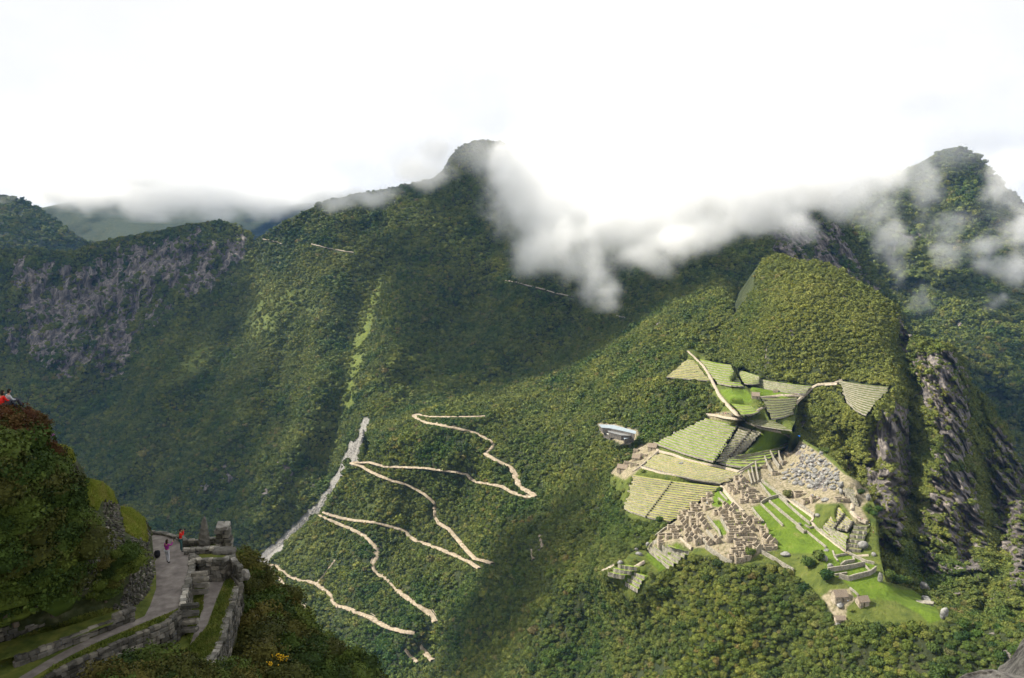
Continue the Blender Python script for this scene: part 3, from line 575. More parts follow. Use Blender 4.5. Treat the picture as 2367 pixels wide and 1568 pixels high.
# the main mountain
U, V, P, sp = sample(surfC, -110, 2190, MAIN_SIL, lambda u: np.interp(u, [-120, 0, 600, 640, 800, 860, 1500, 1800, 2200], [1560, 1450, 1330, 1300, 1120, 990, 840, 760, 900]), 6, lambda Y: 2.0+Y/680., dens_gen(rockC, grassC, .8, 1.2), 1)
ok = np.ones(len(U), bool)
for tr in TRAILS: ok &= dist_line(tr, U, V-2) > 3.0
ok &= (slide_mask(U, V-3) < .3)&(slide_mask(U, V) < .3)
U, V, P, sp = U[ok], V[ok], P[ok], sp[ok]; sz = sp*.72*np.exp(RNG.normal(0, .36, len(U))); P[:, 2] += sz*.35
scatter('mountain_forest', P, sz, tint_of(P, grassC(U, V)), G_FAR)
nC = len(P)
# right hand mountain and left hill
U, V, P, sp = sample(surfF, 1900, 2450, FAR_R_SIL, 1140, 6, lambda Y: 5.0+Y/500., dens_gen(rockF, grassF), 2); sz = sp*.75*np.exp(RNG.normal(0, .3, len(U)))
scatter('opposite_forest', P, sz, tint_of(P, grassF(U, V)), G_FAR)
nF = len(P)
U, V, P, sp = sample(surfLM, -120, 330, LEFT_HILL_SIL, 640, 5, lambda Y: 12.0, lambda U, V, P: np.clip(.75+.6*fbm(P/150., 3, 9), .1, 1), 6); sz = sp*.8*np.exp(RNG.normal(0, .3, len(U)))
scatter('left_forest', P, sz, tint_of(P, zero(U, V))*.5, G_FAR)
# the road slope and the woods round the ruins
NEAR_Y = 900
def densD(U, V, P):
    s = dist_poly(SITE_POLY, U, V); d = dens_gen(rockD, grassD, .7, 1.0)(U, V, P)
    lo = lawnD(U, V)+soilD(U, V)
    for f in FLIGHTS: lo = np.maximum(lo, dist_poly(f['q'], U, V) < 3)
    d = np.where(lo > .3, 0, d); d = d*(1-.8*sstep(.30, .45, fbm(P/22., 3, 88))); return np.where(s < 0, d*(0.06), d)
U, V, P, sp = sample(surfD, 545, 2460, sorted([q for q in D_TOP if q[0] < 1700]+[(1720, 835), (1753, 870), (1829, 895), (1830, 990)]+RIDGE[1:]), 1600, 5, lambda Y: 1.95+Y/760., densD, 3)
sz = sp*.78*np.exp(RNG.normal(0, .30, len(U)))*RNG.choice([.55, .9, 1.0, 1.4], len(U), p=[.3, .3, .28, .12]); top = np.interp(U, *zip(*RIDGE))
ok = clear_of(U, V, RL, sz)&(slide_mask(U, V-4) < .3)&(slide_mask(U, V) < .3)
for f in FLIGHTS+[dict(q=q) for q in LAWNS+SOILS]:
    if f.get('key') == 'west': continue
    x = [q[0] for q in f['q']]; y = [q[1] for q in f['q']]; k = np.where((U > min(x)-20) & (U < max(x)+20) & (V > min(y)-20) & (V < max(y)+40))[0]
    ok[k] &= dist_poly(f['q'], U[k], V[k]-sz[k]*F/P[k, 1]*.6) > sz[k]*F/P[k, 1]*.4
U, V, P, sz = U[ok], V[ok], P[ok], sz[ok]; P[:, 2] += sz*.4
tn = np.clip(tint_of(P, grassD(U, V))+.16*sstep(1520, 1760, U)*sstep(900, 800, V), 0, .9); near = P[:, 1] < NEAR_Y
DN = (U, V, P, sz, tn, near)
nD = len(P)
# hill and cliffs
def densE(U, V, P):
    d = dens_gen(rockE, grassE, .5, 1.35)(U, V, P)
    for f in FLIGHTS:
        if f['key'] in ('west', 'high_right', 'high_east', 'watch', 'bowl'): d = np.where(dist_poly(f['q'], U, V) < 4, 0, d)
    return d
U, V, P, sp = sample(surfE, 1665, 2500, HILL_SIL, lambda u: np.interp(u, [1665, 1700, 1753, 1820, 1832, 1838, 1892, 1960, 2040, 2200, 2520], [828, 842, 866, 879, 890, 1020, 1060, 1160, 1400, 1450, 1520]), 5, lambda Y: 1.5+Y/700., densE, 4)
sz = sp*.74*np.exp(RNG.normal(0, .3, len(U)))
q = FLIGHTS[12]['q']; ok = dist_poly(q, U, V-sz*F/P[:, 1]*.6) > sz*F/P[:, 1]*.5
for line, w in [(LINK, 2)]: ok &= dist_line(line, U, V-sz*F/P[:, 1]*.5) > 4+sz*F/P[:, 1]*.5
U, V, P, sz = U[ok], V[ok], P[ok], sz[ok]; P[:, 2] += sz*.25
scatter('hill_scrub', P, sz, np.clip(tint_of(P, grassE(U, V))+.14+.22*sstep(2110, 2040, U)*sstep(1730, 1860, U), 0, .9), G_FAR)
print('points', nC, nF, nD, len(P))
U, V, P, sz, tn, near = DN
# the largest crowns stand as trees of their own
uv = to_uv(P); vis = near & (uv[:, 1] > 1290) & (uv[:, 1] < 1590) & (uv[:, 0] > 900) & (uv[:, 0] < 2380)
score = np.where(vis, sz/P[:, 1], 0); order = np.argsort(-score)[:240]
single = np.zeros(len(P), bool); single[order] = True
scatter('road_slope_forest', P[~near], sz[~near], tn[~near], G_FAR)
scatter('near_forest', P[near & ~single], sz[near & ~single], tn[near & ~single], G_NEAR)

# loose rock on the slide, uncountable
def rubble():
    V, Fc = [], []; v0, f0 = ico(1); rg = np.random.default_rng(5); k = 0
    for line, w in SLIDE:
        q = densify(line, 1.6)
        for u, v in q:
            for _ in range(3):
                uu = u+rg.normal(0, w*.45); vv = v+rg.normal(0, w*.3); s = rg.uniform(.6, 1.9); p = surfD(uu, vv) if vv > np.interp(uu, *zip(*D_TOP))+1 else surfC(uu, vv)
                V.append(v0*np.array([s*rg.uniform(.7, 1.4), s*rg.uniform(.7, 1.4), s*.7])*(1+rg.normal(0, .12, (len(v0), 1)))+p); Fc.append(f0+k); k += len(v0)
    m = simple_mat('pale_rock', [(.3, (.15, .14, .13)), (.5, (.28, .265, .24)), (.7, (.44, .42, .39))], .4, .5, .3)
    o = link('rubble', mesh_np('rubble', np.concatenate(V), np.concatenate(Fc), False, [m])); o['kind'] = 'stuff'
rubble()
# ------------------------------------------------------------ clouds: real volumes with soft noisy edges
def cloud(name, lo, hi, res, blobs, nscale, namp, dens, label, soft=.7, warp=1.25):
    g = bpy.data.node_groups.new(name+'_field', 'GeometryNodeTree')
    g.interface.new_socket('Geometry', in_out='INPUT', socket_type='NodeSocketGeometry'); g.interface.new_socket('Geometry', in_out='OUTPUT', socket_type='NodeSocketGeometry')
    nn = g.nodes; L = g.links; go = nn.new('NodeGroupOutput'); pos = nn.new('GeometryNodeInputPosition').outputs[0]
    def M(op, a, b=None, c=None):
        m = nn.new('ShaderNodeMath'); m.operation = op
        for i, x in enumerate((a, b, c)):
            if x is None: continue
            if isinstance(x, (int, float)): m.inputs[i].default_value = x
            else: L.new(x, m.inputs[i])
        return m.outputs[0]
    wz = nn.new('ShaderNodeTexNoise'); wz.inputs['Scale'].default_value = nscale*1.1; wz.inputs['Detail'].default_value = 8; wz.inputs['Roughness'].default_value = .68; L.new(pos, wz.inputs['Vector'])
    w1 = nn.new('ShaderNodeVectorMath'); w1.operation = 'SUBTRACT'; L.new(wz.outputs['Color'], w1.inputs[0]); w1.inputs[1].default_value = (.5, .5, .5)
    w2 = nn.new('ShaderNodeVectorMath'); w2.operation = 'SCALE'; L.new(w1.outputs[0], w2.inputs[0]); w2.inputs['Scale'].default_value = warp/nscale
    w3 = nn.new('ShaderNodeVectorMath'); w3.operation = 'ADD'; L.new(pos, w3.inputs[0]); L.new(w2.outputs[0], w3.inputs[1]); bp = w3.outputs[0]
    acc = None
    for (c, r) in blobs:     # largest of (1 - distance / radius) over the billows
        s = nn.new('ShaderNodeVectorMath'); s.operation = 'SUBTRACT'; L.new(bp, s.inputs[0]); s.inputs[1].default_value = tuple(c)
        m = nn.new('ShaderNodeVectorMath'); m.operation = 'DIVIDE'; L.new(s.outputs[0], m.inputs[0]); m.inputs[1].default_value = tuple(r)
        l = nn.new('ShaderNodeVectorMath'); l.operation = 'LENGTH'; L.new(m.outputs[0], l.inputs[0]); e = M('SUBTRACT', 1.0, l.outputs['Value'])
        acc = e if acc is None else M('SMOOTH_MAX', acc, e, .25)
    nz = nn.new('ShaderNodeTexNoise'); nz.inputs['Scale'].default_value = nscale; nz.inputs['Detail'].default_value = 9; nz.inputs['Roughness'].default_value = .64; L.new(pos, nz.inputs['Vector'])
    f = M('ADD', acc, M('MULTIPLY', M('SUBTRACT', nz.outputs[0], .5), namp))
    mr = nn.new('ShaderNodeMapRange'); mr.interpolation_type = 'SMOOTHSTEP'; L.new(f, mr.inputs[0]); mr.inputs[1].default_value = 0.0; mr.inputs[2].default_value = soft
    vc = nn.new('GeometryNodeVolumeCube'); L.new(mr.outputs[0], vc.inputs['Density']); vc.inputs['Min'].default_value = lo; vc.inputs['Max'].default_value = hi
    for k, r in zip(('Resolution X', 'Resolution Y', 'Resolution Z'), res): vc.inputs[k].default_value = r
    mat = bpy.data.materials.new(name+'_vapour'); mat.use_nodes = True; nt = mat.node_tree; nt.nodes.clear()
    out = nt.nodes.new('ShaderNodeOutputMaterial'); pv = nt.nodes.new('ShaderNodeVolumePrincipled'); pv.inputs['Color'].default_value = (1, 1, 1, 1); pv.inputs['Density'].default_value = dens; pv.inputs['Anisotropy'].default_value = 0.0
    nt.links.new(pv.outputs[0], out.inputs['Volume']); mat.cycles.volume_interpolation = 'LINEAR'
    sm = nn.new('GeometryNodeSetMaterial'); sm.inputs['Material'].default_value = mat
    L.new(vc.outputs[0], sm.inputs[0]); L.new(sm.outputs[0], go.inputs[0])
    me = bpy.data.meshes.new(name); me.from_pydata([(0, 0, 0)], [], []); o = link(name, me); md = o.modifiers.new('field', 'NODES'); md.node_group = g; o['kind'] = 'stuff'; o['label'] = label
    return o
def B(u, v, Y, ru, rv=None, ry=None):
    """a billow centred at a pixel and a distance, radii in pixels at that distance"""
    c = at_Y(u, v, Y); k = Y/F; rv = rv or ru; return (tuple(float(x) for x in c), (ru*k, (ry or (ru*.6+rv*.4))*k*.8, rv*k))
MAIN = [B(1290, 500, 1820, 125, 120), B(1330, 600, 1740, 110, 70), B(1560, 500, 1780, 160, 80), B(1740, 480, 1750, 140, 70), B(1880, 460, 1780, 90, 50), B(1250, 400, 1900, 130, 130), B(1500, 500, 1800, 150, 110), B(1350, 390, 1900, 190, 85), B(1700, 400, 1850, 250, 80), B(1900, 380, 1800, 160, 70), B(1960, 400, 1800, 100, 80), B(1300, 560, 1720, 90, 80), B(1400, 380, 2050, 220, 100), B(1620, 380, 2050, 200, 100), B(1800, 360, 2000, 200, 90), B(1900, 440, 1850, 100, 55), B(1150, 380, 2100, 40, 60), B(780, 470, 2300, 60, 22), B(1560, 560, 1700, 120, 45), B(1760, 520, 1720, 80, 45), B(1500, 400, 1850, 160, 90), B(1700, 440, 1780, 120, 80), B(1350, 440, 1850, 140, 90), B(1820, 470, 1720, 110, 60), B(1480, 600, 1700, 90, 50), B(1920, 420, 1800, 90, 70), B(1220, 430, 1900, 130, 120), B(1420, 520, 1800, 150, 120), B(1370, 625, 1700, 75, 75), B(1400, 680, 1660, 40, 40), B(1240, 590, 1750, 80, 60), B(1600, 420, 1800, 180, 130), B(1780, 410, 1750, 150, 110),
        B(1900, 390, 1750, 170, 80), B(1960, 470, 1700, 60, 60), B(1840, 520, 1680, 70, 45), B(1650, 530, 1720, 100, 50), 
        B(850, 455, 2150, 80, 28), B(970, 400, 2200, 90, 50), B(1010, 350, 2250, 50, 45), B(1150, 500, 1900, 30, 60), B(1200, 340, 2200, 60, 60)]
cloud('cloud', (-900, 1450, 560), (1500, 2350, 1300), (280, 105, 86), MAIN, .010, 1.6, .018, 'white cloud bank hanging over the main mountain')
RIGHT = [B(2000, 430, 1950, 100, 60), B(2310, 620, 1980, 70, 30), B(2200, 580, 2000, 50, 40), B(2060, 560, 1900, 45, 60), B(2040, 480, 1950, 60, 60), B(2080, 640, 1850, 30, 60), B(2130, 700, 1850, 25, 50), B(2130, 440, 2000, 45, 70), B(2190, 520, 2000, 60, 45), B(2270, 570, 2000, 65, 40), B(2350, 620, 2000, 60, 45), B(2360, 520, 2000, 45, 80), B(2340, 400, 2050, 60, 90), B(2050, 380, 2000, 100, 70), B(2300, 690, 1950, 35, 22)]
cloud('cloud', (850, 1650, 450), (1700, 2250, 1250), (100, 60, 80), RIGHT, .012, 2.2, .015, 'torn cloud strands drifting down the right hand valley', soft=.9, warp=2.1)
LEFT = [B(330, 400, 4700, 200, 50), B(120, 420, 4700, 110, 34), B(570, 462, 4800, 110, 32), B(380, 460, 4850, 130, 32), B(220, 462, 4850, 100, 28), B(480, 440, 4850, 160, 50), B(130, 440, 4900, 110, 40), B(230, 440, 4850, 150, 44), B(300, 440, 4950, 130, 50), B(520, 452, 4850, 150, 42), B(700, 430, 5000, 130, 50), B(650, 460, 4800, 70, 32), B(160, 465, 4900, 50, 22), B(150, 440, 5000, 100, 40), B(570, 440, 4900, 120, 60), B(400, 420, 5000, 200, 70), B(200, 470, 4900, 70, 35), B(260, 420, 5000, 120, 70), B(330, 490, 4900, 90, 30), B(420, 470, 4900, 90, 50), B(520, 490, 4850, 80, 38), B(640, 470, 4900, 80, 40), B(700, 440, 5000, 120, 60), B(-60, 420, 4900, 60, 40), B(0, 465, 4300, 30, 14)]
cloud('cloud', (-6000, 4100, 850), (-600, 7300, 2500), (150, 90, 60), LEFT, .0042, 2.0, .011, 'cumulus bank lying along the far blue mountains')

VEIL = [B(1130, 350, 2300, 190, 60), B(1350, 290, 2300, 260, 110), B(1650, 300, 2300, 320, 130), B(2000, 330, 2300, 260, 110), B(2260, 340, 2350, 200, 70), B(2330, 450, 2350, 90, 70), B(2020, 470, 2350, 90, 90), B(1500, 180, 2300, 400, 120), B(2100, 200, 2300, 350, 120), B(900, 380, 2400, 160, 60), B(1230, 460, 2000, 80, 110)]
cloud('cloud', (-1000, 1850, 560), (2100, 2650, 1450), (200, 52, 58), VEIL, .006, 1.8, .0030, 'thin bright veil of cloud drawn over the summits', soft=1.0, warp=1.2)
VEIL2 = [B(150, 400, 4500, 260, 60), B(420, 390, 4500, 300, 75), B(700, 400, 4500, 240, 75), B(520, 455, 4500, 200, 38), B(250, 300, 4500, 400, 90), B(750, 300, 4500, 350, 90), B(960, 360, 4500, 150, 80)]
cloud('cloud', (-4200, 3900, 900), (300, 5000, 2100), (160, 40, 44), VEIL2, .0028, 1.8, .0020, 'pale veil of cloud hanging before the far mountains', soft=1.0, warp=1.2)
# cloud deck added out of view: its patches are placed to keep the left mountain, the foreground and the lower road slope in shade
SHADE_DECK = [((500, 2700, 1980), (560, 300, 110)), ((-2720, 2850, 1740), (520, 380, 130)), ((-2300, 2750, 1750), (300, 300, 110)), ((-2670, 2100, 1730), (650, 700, 130)), ((-1420, 2250, 1740), (260, 430, 110)), ((-1100, 2120, 1740), (300, 360, 110)), ((-900, 2700, 1780), (450, 350, 110)), ((-640, 150, 1300), (230, 260, 90)), ((-1500, 1250, 1700), (260, 160, 90)), ((-3450, 3200, 1760), (900, 900, 130)), ((-2850, 1200, 1720), (600, 350, 120))]
cloud('cloud', (-4600, -150, 1180), (2000, 4300, 2100), (170, 118, 30), SHADE_DECK, .006, 1.6, .038, 'unseen high cloud deck placed to shade the valley slopes')
# the air of the valley
hz = mesh_np('haze', [(x, y, z) for z in (-31.5, 1500) for y in (-400, 8600) for x in (-9000, 9000)], [(0, 2, 3, 1), (4, 5, 7, 6), (0, 1, 5, 4), (2, 6, 7, 3), (0, 4, 6, 2), (1, 3, 7, 5)])
hm = bpy.data.materials.new('valley_air'); hm.use_nodes = True; nt = hm.node_tree; nt.nodes.clear(); o_ = nt.nodes.new('ShaderNodeOutputMaterial'); pv = nt.nodes.new('ShaderNodeVolumePrincipled')
pv.inputs['Color'].default_value = (.22, .48, 1, 1); pv.inputs['Density'].default_value = 1.9e-5; nt.links.new(pv.outputs[0], o_.inputs['Volume']); hz.materials.append(hm)
ho = link('haze', hz); ho['kind'] = 'stuff'
# ------------------------------------------------------------ materials of the ruins
def stone_mat(name, stops, scale=1.6, bs=.7):
    m, nt, b = new_mat(name); P = worldpos(nt)
    v = N(nt, 'ShaderNodeTexVoronoi'); v.inputs['Scale'].default_value = scale; nt.links.new(P, v.inputs['Vector'])
    c = ramp(nt, noise_node(nt, .35, 6, P, .7), stops); bw = N(nt, 'ShaderNodeSeparateColor'); nt.links.new(v.outputs['Color'], bw.inputs[0]); c = mix(nt, 1, c, ramp(nt, bw.outputs[0], [(0, (.72,)*3), (1, (1.22,)*3)]), 'MULTIPLY'); nt.links.new(c, b.inputs['Base Color'])
    bump(nt, b, v.outputs['Distance'], bs, .25); return m
M_WALL = stone_mat('terrace_stone', [(.28, (.13, .12, .09)), (.48, (.24, .22, .175)), (.7, (.36, .33, .27))])
M_RUIN = stone_mat('house_stone', [(.28, (.15, .125, .09)), (.48, (.29, .245, .18)), (.7, (.44, .37, .28))])
M_BOULDER = stone_mat('granite', [(.28, (.06, .06, .055)), (.46, (.17, .165, .155)), (.7, (.34, .33, .30))], .5, .5)
def grass_mat(name, stops, sc=.12):
    m, nt, b = new_mat(name); P = worldpos(nt); c = ramp(nt, noise_node(nt, sc, 7, P, .65), stops); nt.links.new(c, b.inputs['Base Color']); bump(nt, b, noise_node(nt, 1.4, 5, P), .5, .3); return m
M_G = [grass_mat('painted_shade_grass', [(.3, (.06, .075, .025)), (.5, (.10, .11, .04)), (.7, (.17, .16, .08))]), grass_mat('green_terrace_grass', [(.3, (.09, .14, .015)), (.5, (.15, .20, .03)), (.7, (.24, .235, .10))]),  # first grass is darker: shade of some flights put into its colour
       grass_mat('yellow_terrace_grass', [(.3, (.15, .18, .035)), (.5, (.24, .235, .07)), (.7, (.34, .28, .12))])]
M_DARKSTEP = simple_mat('painted_shade_step_stone', [(.3, (.04, .038, .03)), (.7, (.11, .10, .08))], 1.0)  # dark tone paints the stairs' shadow notches; posts and eyes share it
M_THATCH = simple_mat('dry_thatch', [(.3, (.13, .10, .075)), (.5, (.22, .175, .13)), (.7, (.32, .26, .20))], 3.0, .8, .3)
ORD = ['topmost', 'second', 'third', 'fourth', 'fifth', 'sixth', 'seventh', 'eighth', 'ninth', 'tenth', 'eleventh', 'twelfth', 'thirteenth', 'fourteenth', 'fifteenth', 'sixteenth', 'seventeenth', 'eighteenth', 'nineteenth', 'twentieth']
WHERE = dict(main='in the big terrace flight below the crossing of paths', mid='in the narrow flight right of the big terraces', oval='in the low flight above the quarry wall', band='in the yellow terrace band between two paths', lower='in the long lower flight above the houses',
 high_left='in the pale triangle left of the stone road', high_right='in the upper flight right of the stone road', high_east='in the flight under the hill woods', watch='in the broad flight behind the watch hut', bowl='in the curved shaded bowl below the watch hut', pocket='beside the path to the quarry', stair_side='in the short flight left of the watch hut',
 west='in the shaded flight above the right hand cliffs', shrine_left='on the left face of the shrine hill', shrine_right='on the middle face of the shrine hill', shrine_foot='at the foot of the shrine hill', shrine_front='on the near face of the shrine hill', spur='on the shaded spur above the shrine', south='in the green flight below the houses', south_tip='at the lowest tip of the ruins', south_corner='on the left corner of the ruins')
def build_flight(f):
    n = f['n']; m = 12; ss = np.linspace(0, 1, m); rg = np.random.default_rng(hash(f['key']) % 999 if False else sum(map(ord, f['key'])))
    L = []
    for k in range(n+1):
        t = k/n; u, v, z = [], [], f['zt']*(1-t)+f['zb']*t
        e0, e1 = rg.uniform(-.035, .02), rg.uniform(-.02, .03)
        for s in e0+(1+e1-e0)*ss: a, b, _ = flight_pt(f, s, t); u.append(a); v.append(b)
        p = at_z(np.array(u), np.array(v), z); p[:, :2] += rg.normal(0, .45, (m, 2)); L.append(p)
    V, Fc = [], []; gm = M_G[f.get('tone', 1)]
    for k in range(n):
        z = f['zt']+(f['zb']-f['zt'])*(k+1)/n; a = L[k].copy(); b = L[k+1].copy(); a[:, 2] = z+.25; b[:, 2] = z; c = b.copy(); c[:, 2] -= 6
        q = len(V)*m; V += [a, b]; Fc += [(q+i, q+i+1, q+m+i+1, q+m+i) for i in range(m-1)]
    o = link('terrace_grass', mesh_np('terrace_grass', np.concatenate(V), Fc, False, [gm])); o['kind'] = 'structure'
    # direction down the flight
    for k in range(n):
        b = L[k+1]; z = f['zt']+(f['zb']-f['zt'])*(k+1)/n; dz = (f['zt']-f['zb'])/n
        down = (L[min(k+2, n)]-L[k]); down[:, 2] = 0; down /= np.linalg.norm(down, axis=1)[:, None]+1e-6
        top = z+.15+rg.normal(0, .08, m); r = [b+down*.40, b+down*.18, b-down*.22, b-down*.22]
        r[0][:, 2] = z-dz-.4; r[1][:, 2] = top; r[2][:, 2] = top; r[3][:, 2] = z-.6
        W = np.concatenate(r); idx = np.arange(4*m).reshape(4, m)
        fc = [(int(idx[j, i]), int(idx[j, i+1]), int(idx[j+1, i+1]), int(idx[j+1, i])) for j in range(3) for i in range(m-1)]+[(int(idx[0, 0]), int(idx[1, 0]), int(idx[2, 0]), int(idx[3, 0])), (int(idx[3, -1]), int(idx[2, -1]), int(idx[1, -1]), int(idx[0, -1]))]
        org = W.mean(0); w = link('terrace_wall', mesh_np('terrace_wall', W-org, fc, False, [M_WALL]), loc=org)
        nm = ORD[k] if k < n-1 else 'lowest'
        tag(w, '%s pale stone retaining wall %s' % (nm, WHERE[f['key']]), 'terrace wall', 'retaining walls '+WHERE[f['key']])
    return L
FLL = {f['key']: build_flight(f) for f in FLIGHTS}
# end faces of the treads: a low stair of slabs down some flights, notch shadow painted as dark stone
def stairs(key, s0, s1, label, w=1.6):
    f = [x for x in FLIGHTS if x['key'] == key][0]; n = f['n']; root = None; rg = random.Random(len(label))
    for k in range(n):
        t = (k+1.0)/n; s = s0+(s1-s0)*t; u, v, z = flight_pt(f, s, t); p = at_z(u, v, z); dz = (f['zt']-f['zb'])/n
        if root is None: root = empty('terrace_stairway', tuple(p)); tag(root, label, 'stairway')
        q = Vector(p)-root.location; V = [(q.x+sx*w*.7+rg.uniform(-.2, .2), q.y+sy*w, q.z+sz) for sz in (-dz, .55) for sx, sy in ((-1, -1), (1, -1), (1, 1), (-1, 1))]
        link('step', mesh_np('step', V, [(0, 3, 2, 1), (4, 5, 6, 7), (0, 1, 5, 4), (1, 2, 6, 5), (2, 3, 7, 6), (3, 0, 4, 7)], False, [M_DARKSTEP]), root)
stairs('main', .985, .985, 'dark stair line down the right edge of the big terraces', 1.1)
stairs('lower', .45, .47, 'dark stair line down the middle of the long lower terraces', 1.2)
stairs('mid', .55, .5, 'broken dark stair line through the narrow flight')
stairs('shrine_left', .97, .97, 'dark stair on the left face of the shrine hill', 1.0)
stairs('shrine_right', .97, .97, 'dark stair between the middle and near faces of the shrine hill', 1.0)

# ------------------------------------------------------------ ruined houses
def box_pts(x0, x1, y0, y1, z0, z1): return [(x, y, z) for z in (z0, z1) for x, y in ((x0, y0), (x1, y0), (x1, y1), (x0, y1))]
BOXF = [(0, 3, 2, 1), (4, 5, 6, 7), (0, 1, 5, 4), (1, 2, 6, 5), (2, 3, 7, 6), (3, 0, 4, 7)]
class MB:
    def __init__(s): s.v = []; s.f = []
    def add(s, v, f): k = len(s.v); s.v += [tuple(map(float, q)) for q in v]; s.f += [tuple(i+k for i in g) for g in f]; return s
    def box(s, x0, x1, y0, y1, z0, z1): return s.add(box_pts(x0, x1, y0, y1, z0, z1), BOXF)
    def prism(s, poly, z0, z1):
        n = len(poly); return s.add([(x, y, z0) for x, y in poly]+[(x, y, z1) for x, y in poly], [tuple(range(n-1, -1, -1)), tuple(range(n, 2*n))]+[(i, (i+1) % n, n+(i+1) % n, n+i) for i in range(n)])
    def obj(s, name, mat, parent=None, loc=None, smooth=False): return link(name, mesh_np(name, s.v, s.f, smooth, [mat]), parent, loc)
AX = math.radians(9.0)       # the streets of the ruins run a little off the view axis
def wall_x(mb, L, y, th, h, door=None, wins=(), gable=0, base=-3.0):
    """a wall along x at y, openings cut as gaps with lintels"""
    cuts = []
    if door is not None: cuts.append((door-.55, door+.55, base, min(2.1, h-.4)))
    for w in wins: cuts.append((w-.4, w+.4, 1.3, min(2.1, h-.5)))
    cuts.sort(); x = -L/2
    for a, b, z0, z1 in cuts:
        if a > x: mb.box(x, a, y-th/2, y+th/2, base, h)
        if z0 > base: mb.box(a, b, y-th/2, y+th/2, base, z0)
        mb.box(a, b, y-th/2, y+th/2, z1, h); x = b
    mb.box(x, L/2, y-th/2, y+th/2, base, h)
    if gable: mb.add([(-L/2, y-th/2, h), (L/2, y-th/2, h), (0, y-th/2, h+gable), (-L/2, y+th/2, h), (L/2, y+th/2, h), (0, y+th/2, h+gable)], [(0, 1, 2), (3, 5, 4), (0, 2, 5, 3), (1, 4, 5, 2), (0, 3, 4, 1)])
def rot90(mb): mb.v = [(-y, x, z) for x, y, z in mb.v]; return mb
def house(uv, L, W, kind, label, group, rz=None, h=None, roof=None, sf=surfD, mat=None):
    rg = random.Random(int(uv[0]*7+uv[1]*13)); p = sf(uv[0], uv[1]); h = h or rg.uniform(2.8, 4.2); rz = AX+rg.uniform(-.08, .08) if rz is None else rz; mat = mat or M_RUIN
    root = empty('ruined_house' if roof is None else 'thatched_house', (p[0], p[1], p[2]+.2), rz); tag(root, label, 'ruined house' if roof is None else 'thatched house', group); th = .85
    gx = kind == 'g'; g = W*.55 if gx else 0
    gy = kind == 'h'; g2 = L*.55 if gy else 0
    # front (towards the camera) and back walls run along x; side walls along y
    for y, d in ((-W/2, 'f'), (W/2, 'b')):
        m = MB(); wall_x(m, L, y, th, h*rg.uniform(.75, 1) if not gy else h, door=(rg.uniform(-L*.25, L*.25) if d == 'f' and L > 5 else None), wins=((-L*.36, L*.36) if L > 8 and d == 'b' else ()), gable=g2); m.obj('wall', mat, root)
    for x, d in ((-L/2, 'l'), (L/2, 'r')):
        m = MB(); wall_x(m, W-th-.02, 0, th, h*rg.uniform(.8, 1) if not gx else h, door=(0.0 if d == 'r' and W > 6 and not gx else None), gable=g); rot90(m); m.v = [(a+x, b, c) for a, b, c in m.v]; m.obj('wall', mat, root)
    m = MB(); m.box(-L/2+th/2+.01, L/2-th/2-.01, -W/2+th/2+.01, W/2-th/2-.01, -2.5, .25); m.obj('floor', M_PATH if rg.random() < .55 else M_G[1], root)
    if roof is not None:
        e_ = .8; hh = h-.25; m = MB(); nx = 16
        def prof(s): return [(-W/2-e_, hh-.1), (0, hh+W*.62), (W/2+e_, hh-.1), (W/2+e_, hh-.55), (0, hh+W*.62-.55), (-W/2-e_, hh-.55)]
        Vv = []; 
        for i in range(nx+1):
            x = -L/2-.7+(L+1.4)*i/nx
            for yy, zz in prof(x): Vv.append((x+rg.uniform(-.06, .06), yy+rg.uniform(-.12, .12), zz+rg.uniform(-.1, .1)))
        fs = [(i*6+j, (i+1)*6+j, (i+1)*6+(j+1) % 6, i*6+(j+1) % 6) for i in range(nx) for j in range(6)]+[tuple(range(5, -1, -1)), tuple(nx*6+j for j in range(6))]
        m.add(Vv, fs); m.obj('roof', roof, root)
    return root
DIRN = lambda x, a, b: 'left' if x < a else ('right' if x > b else 'middle')
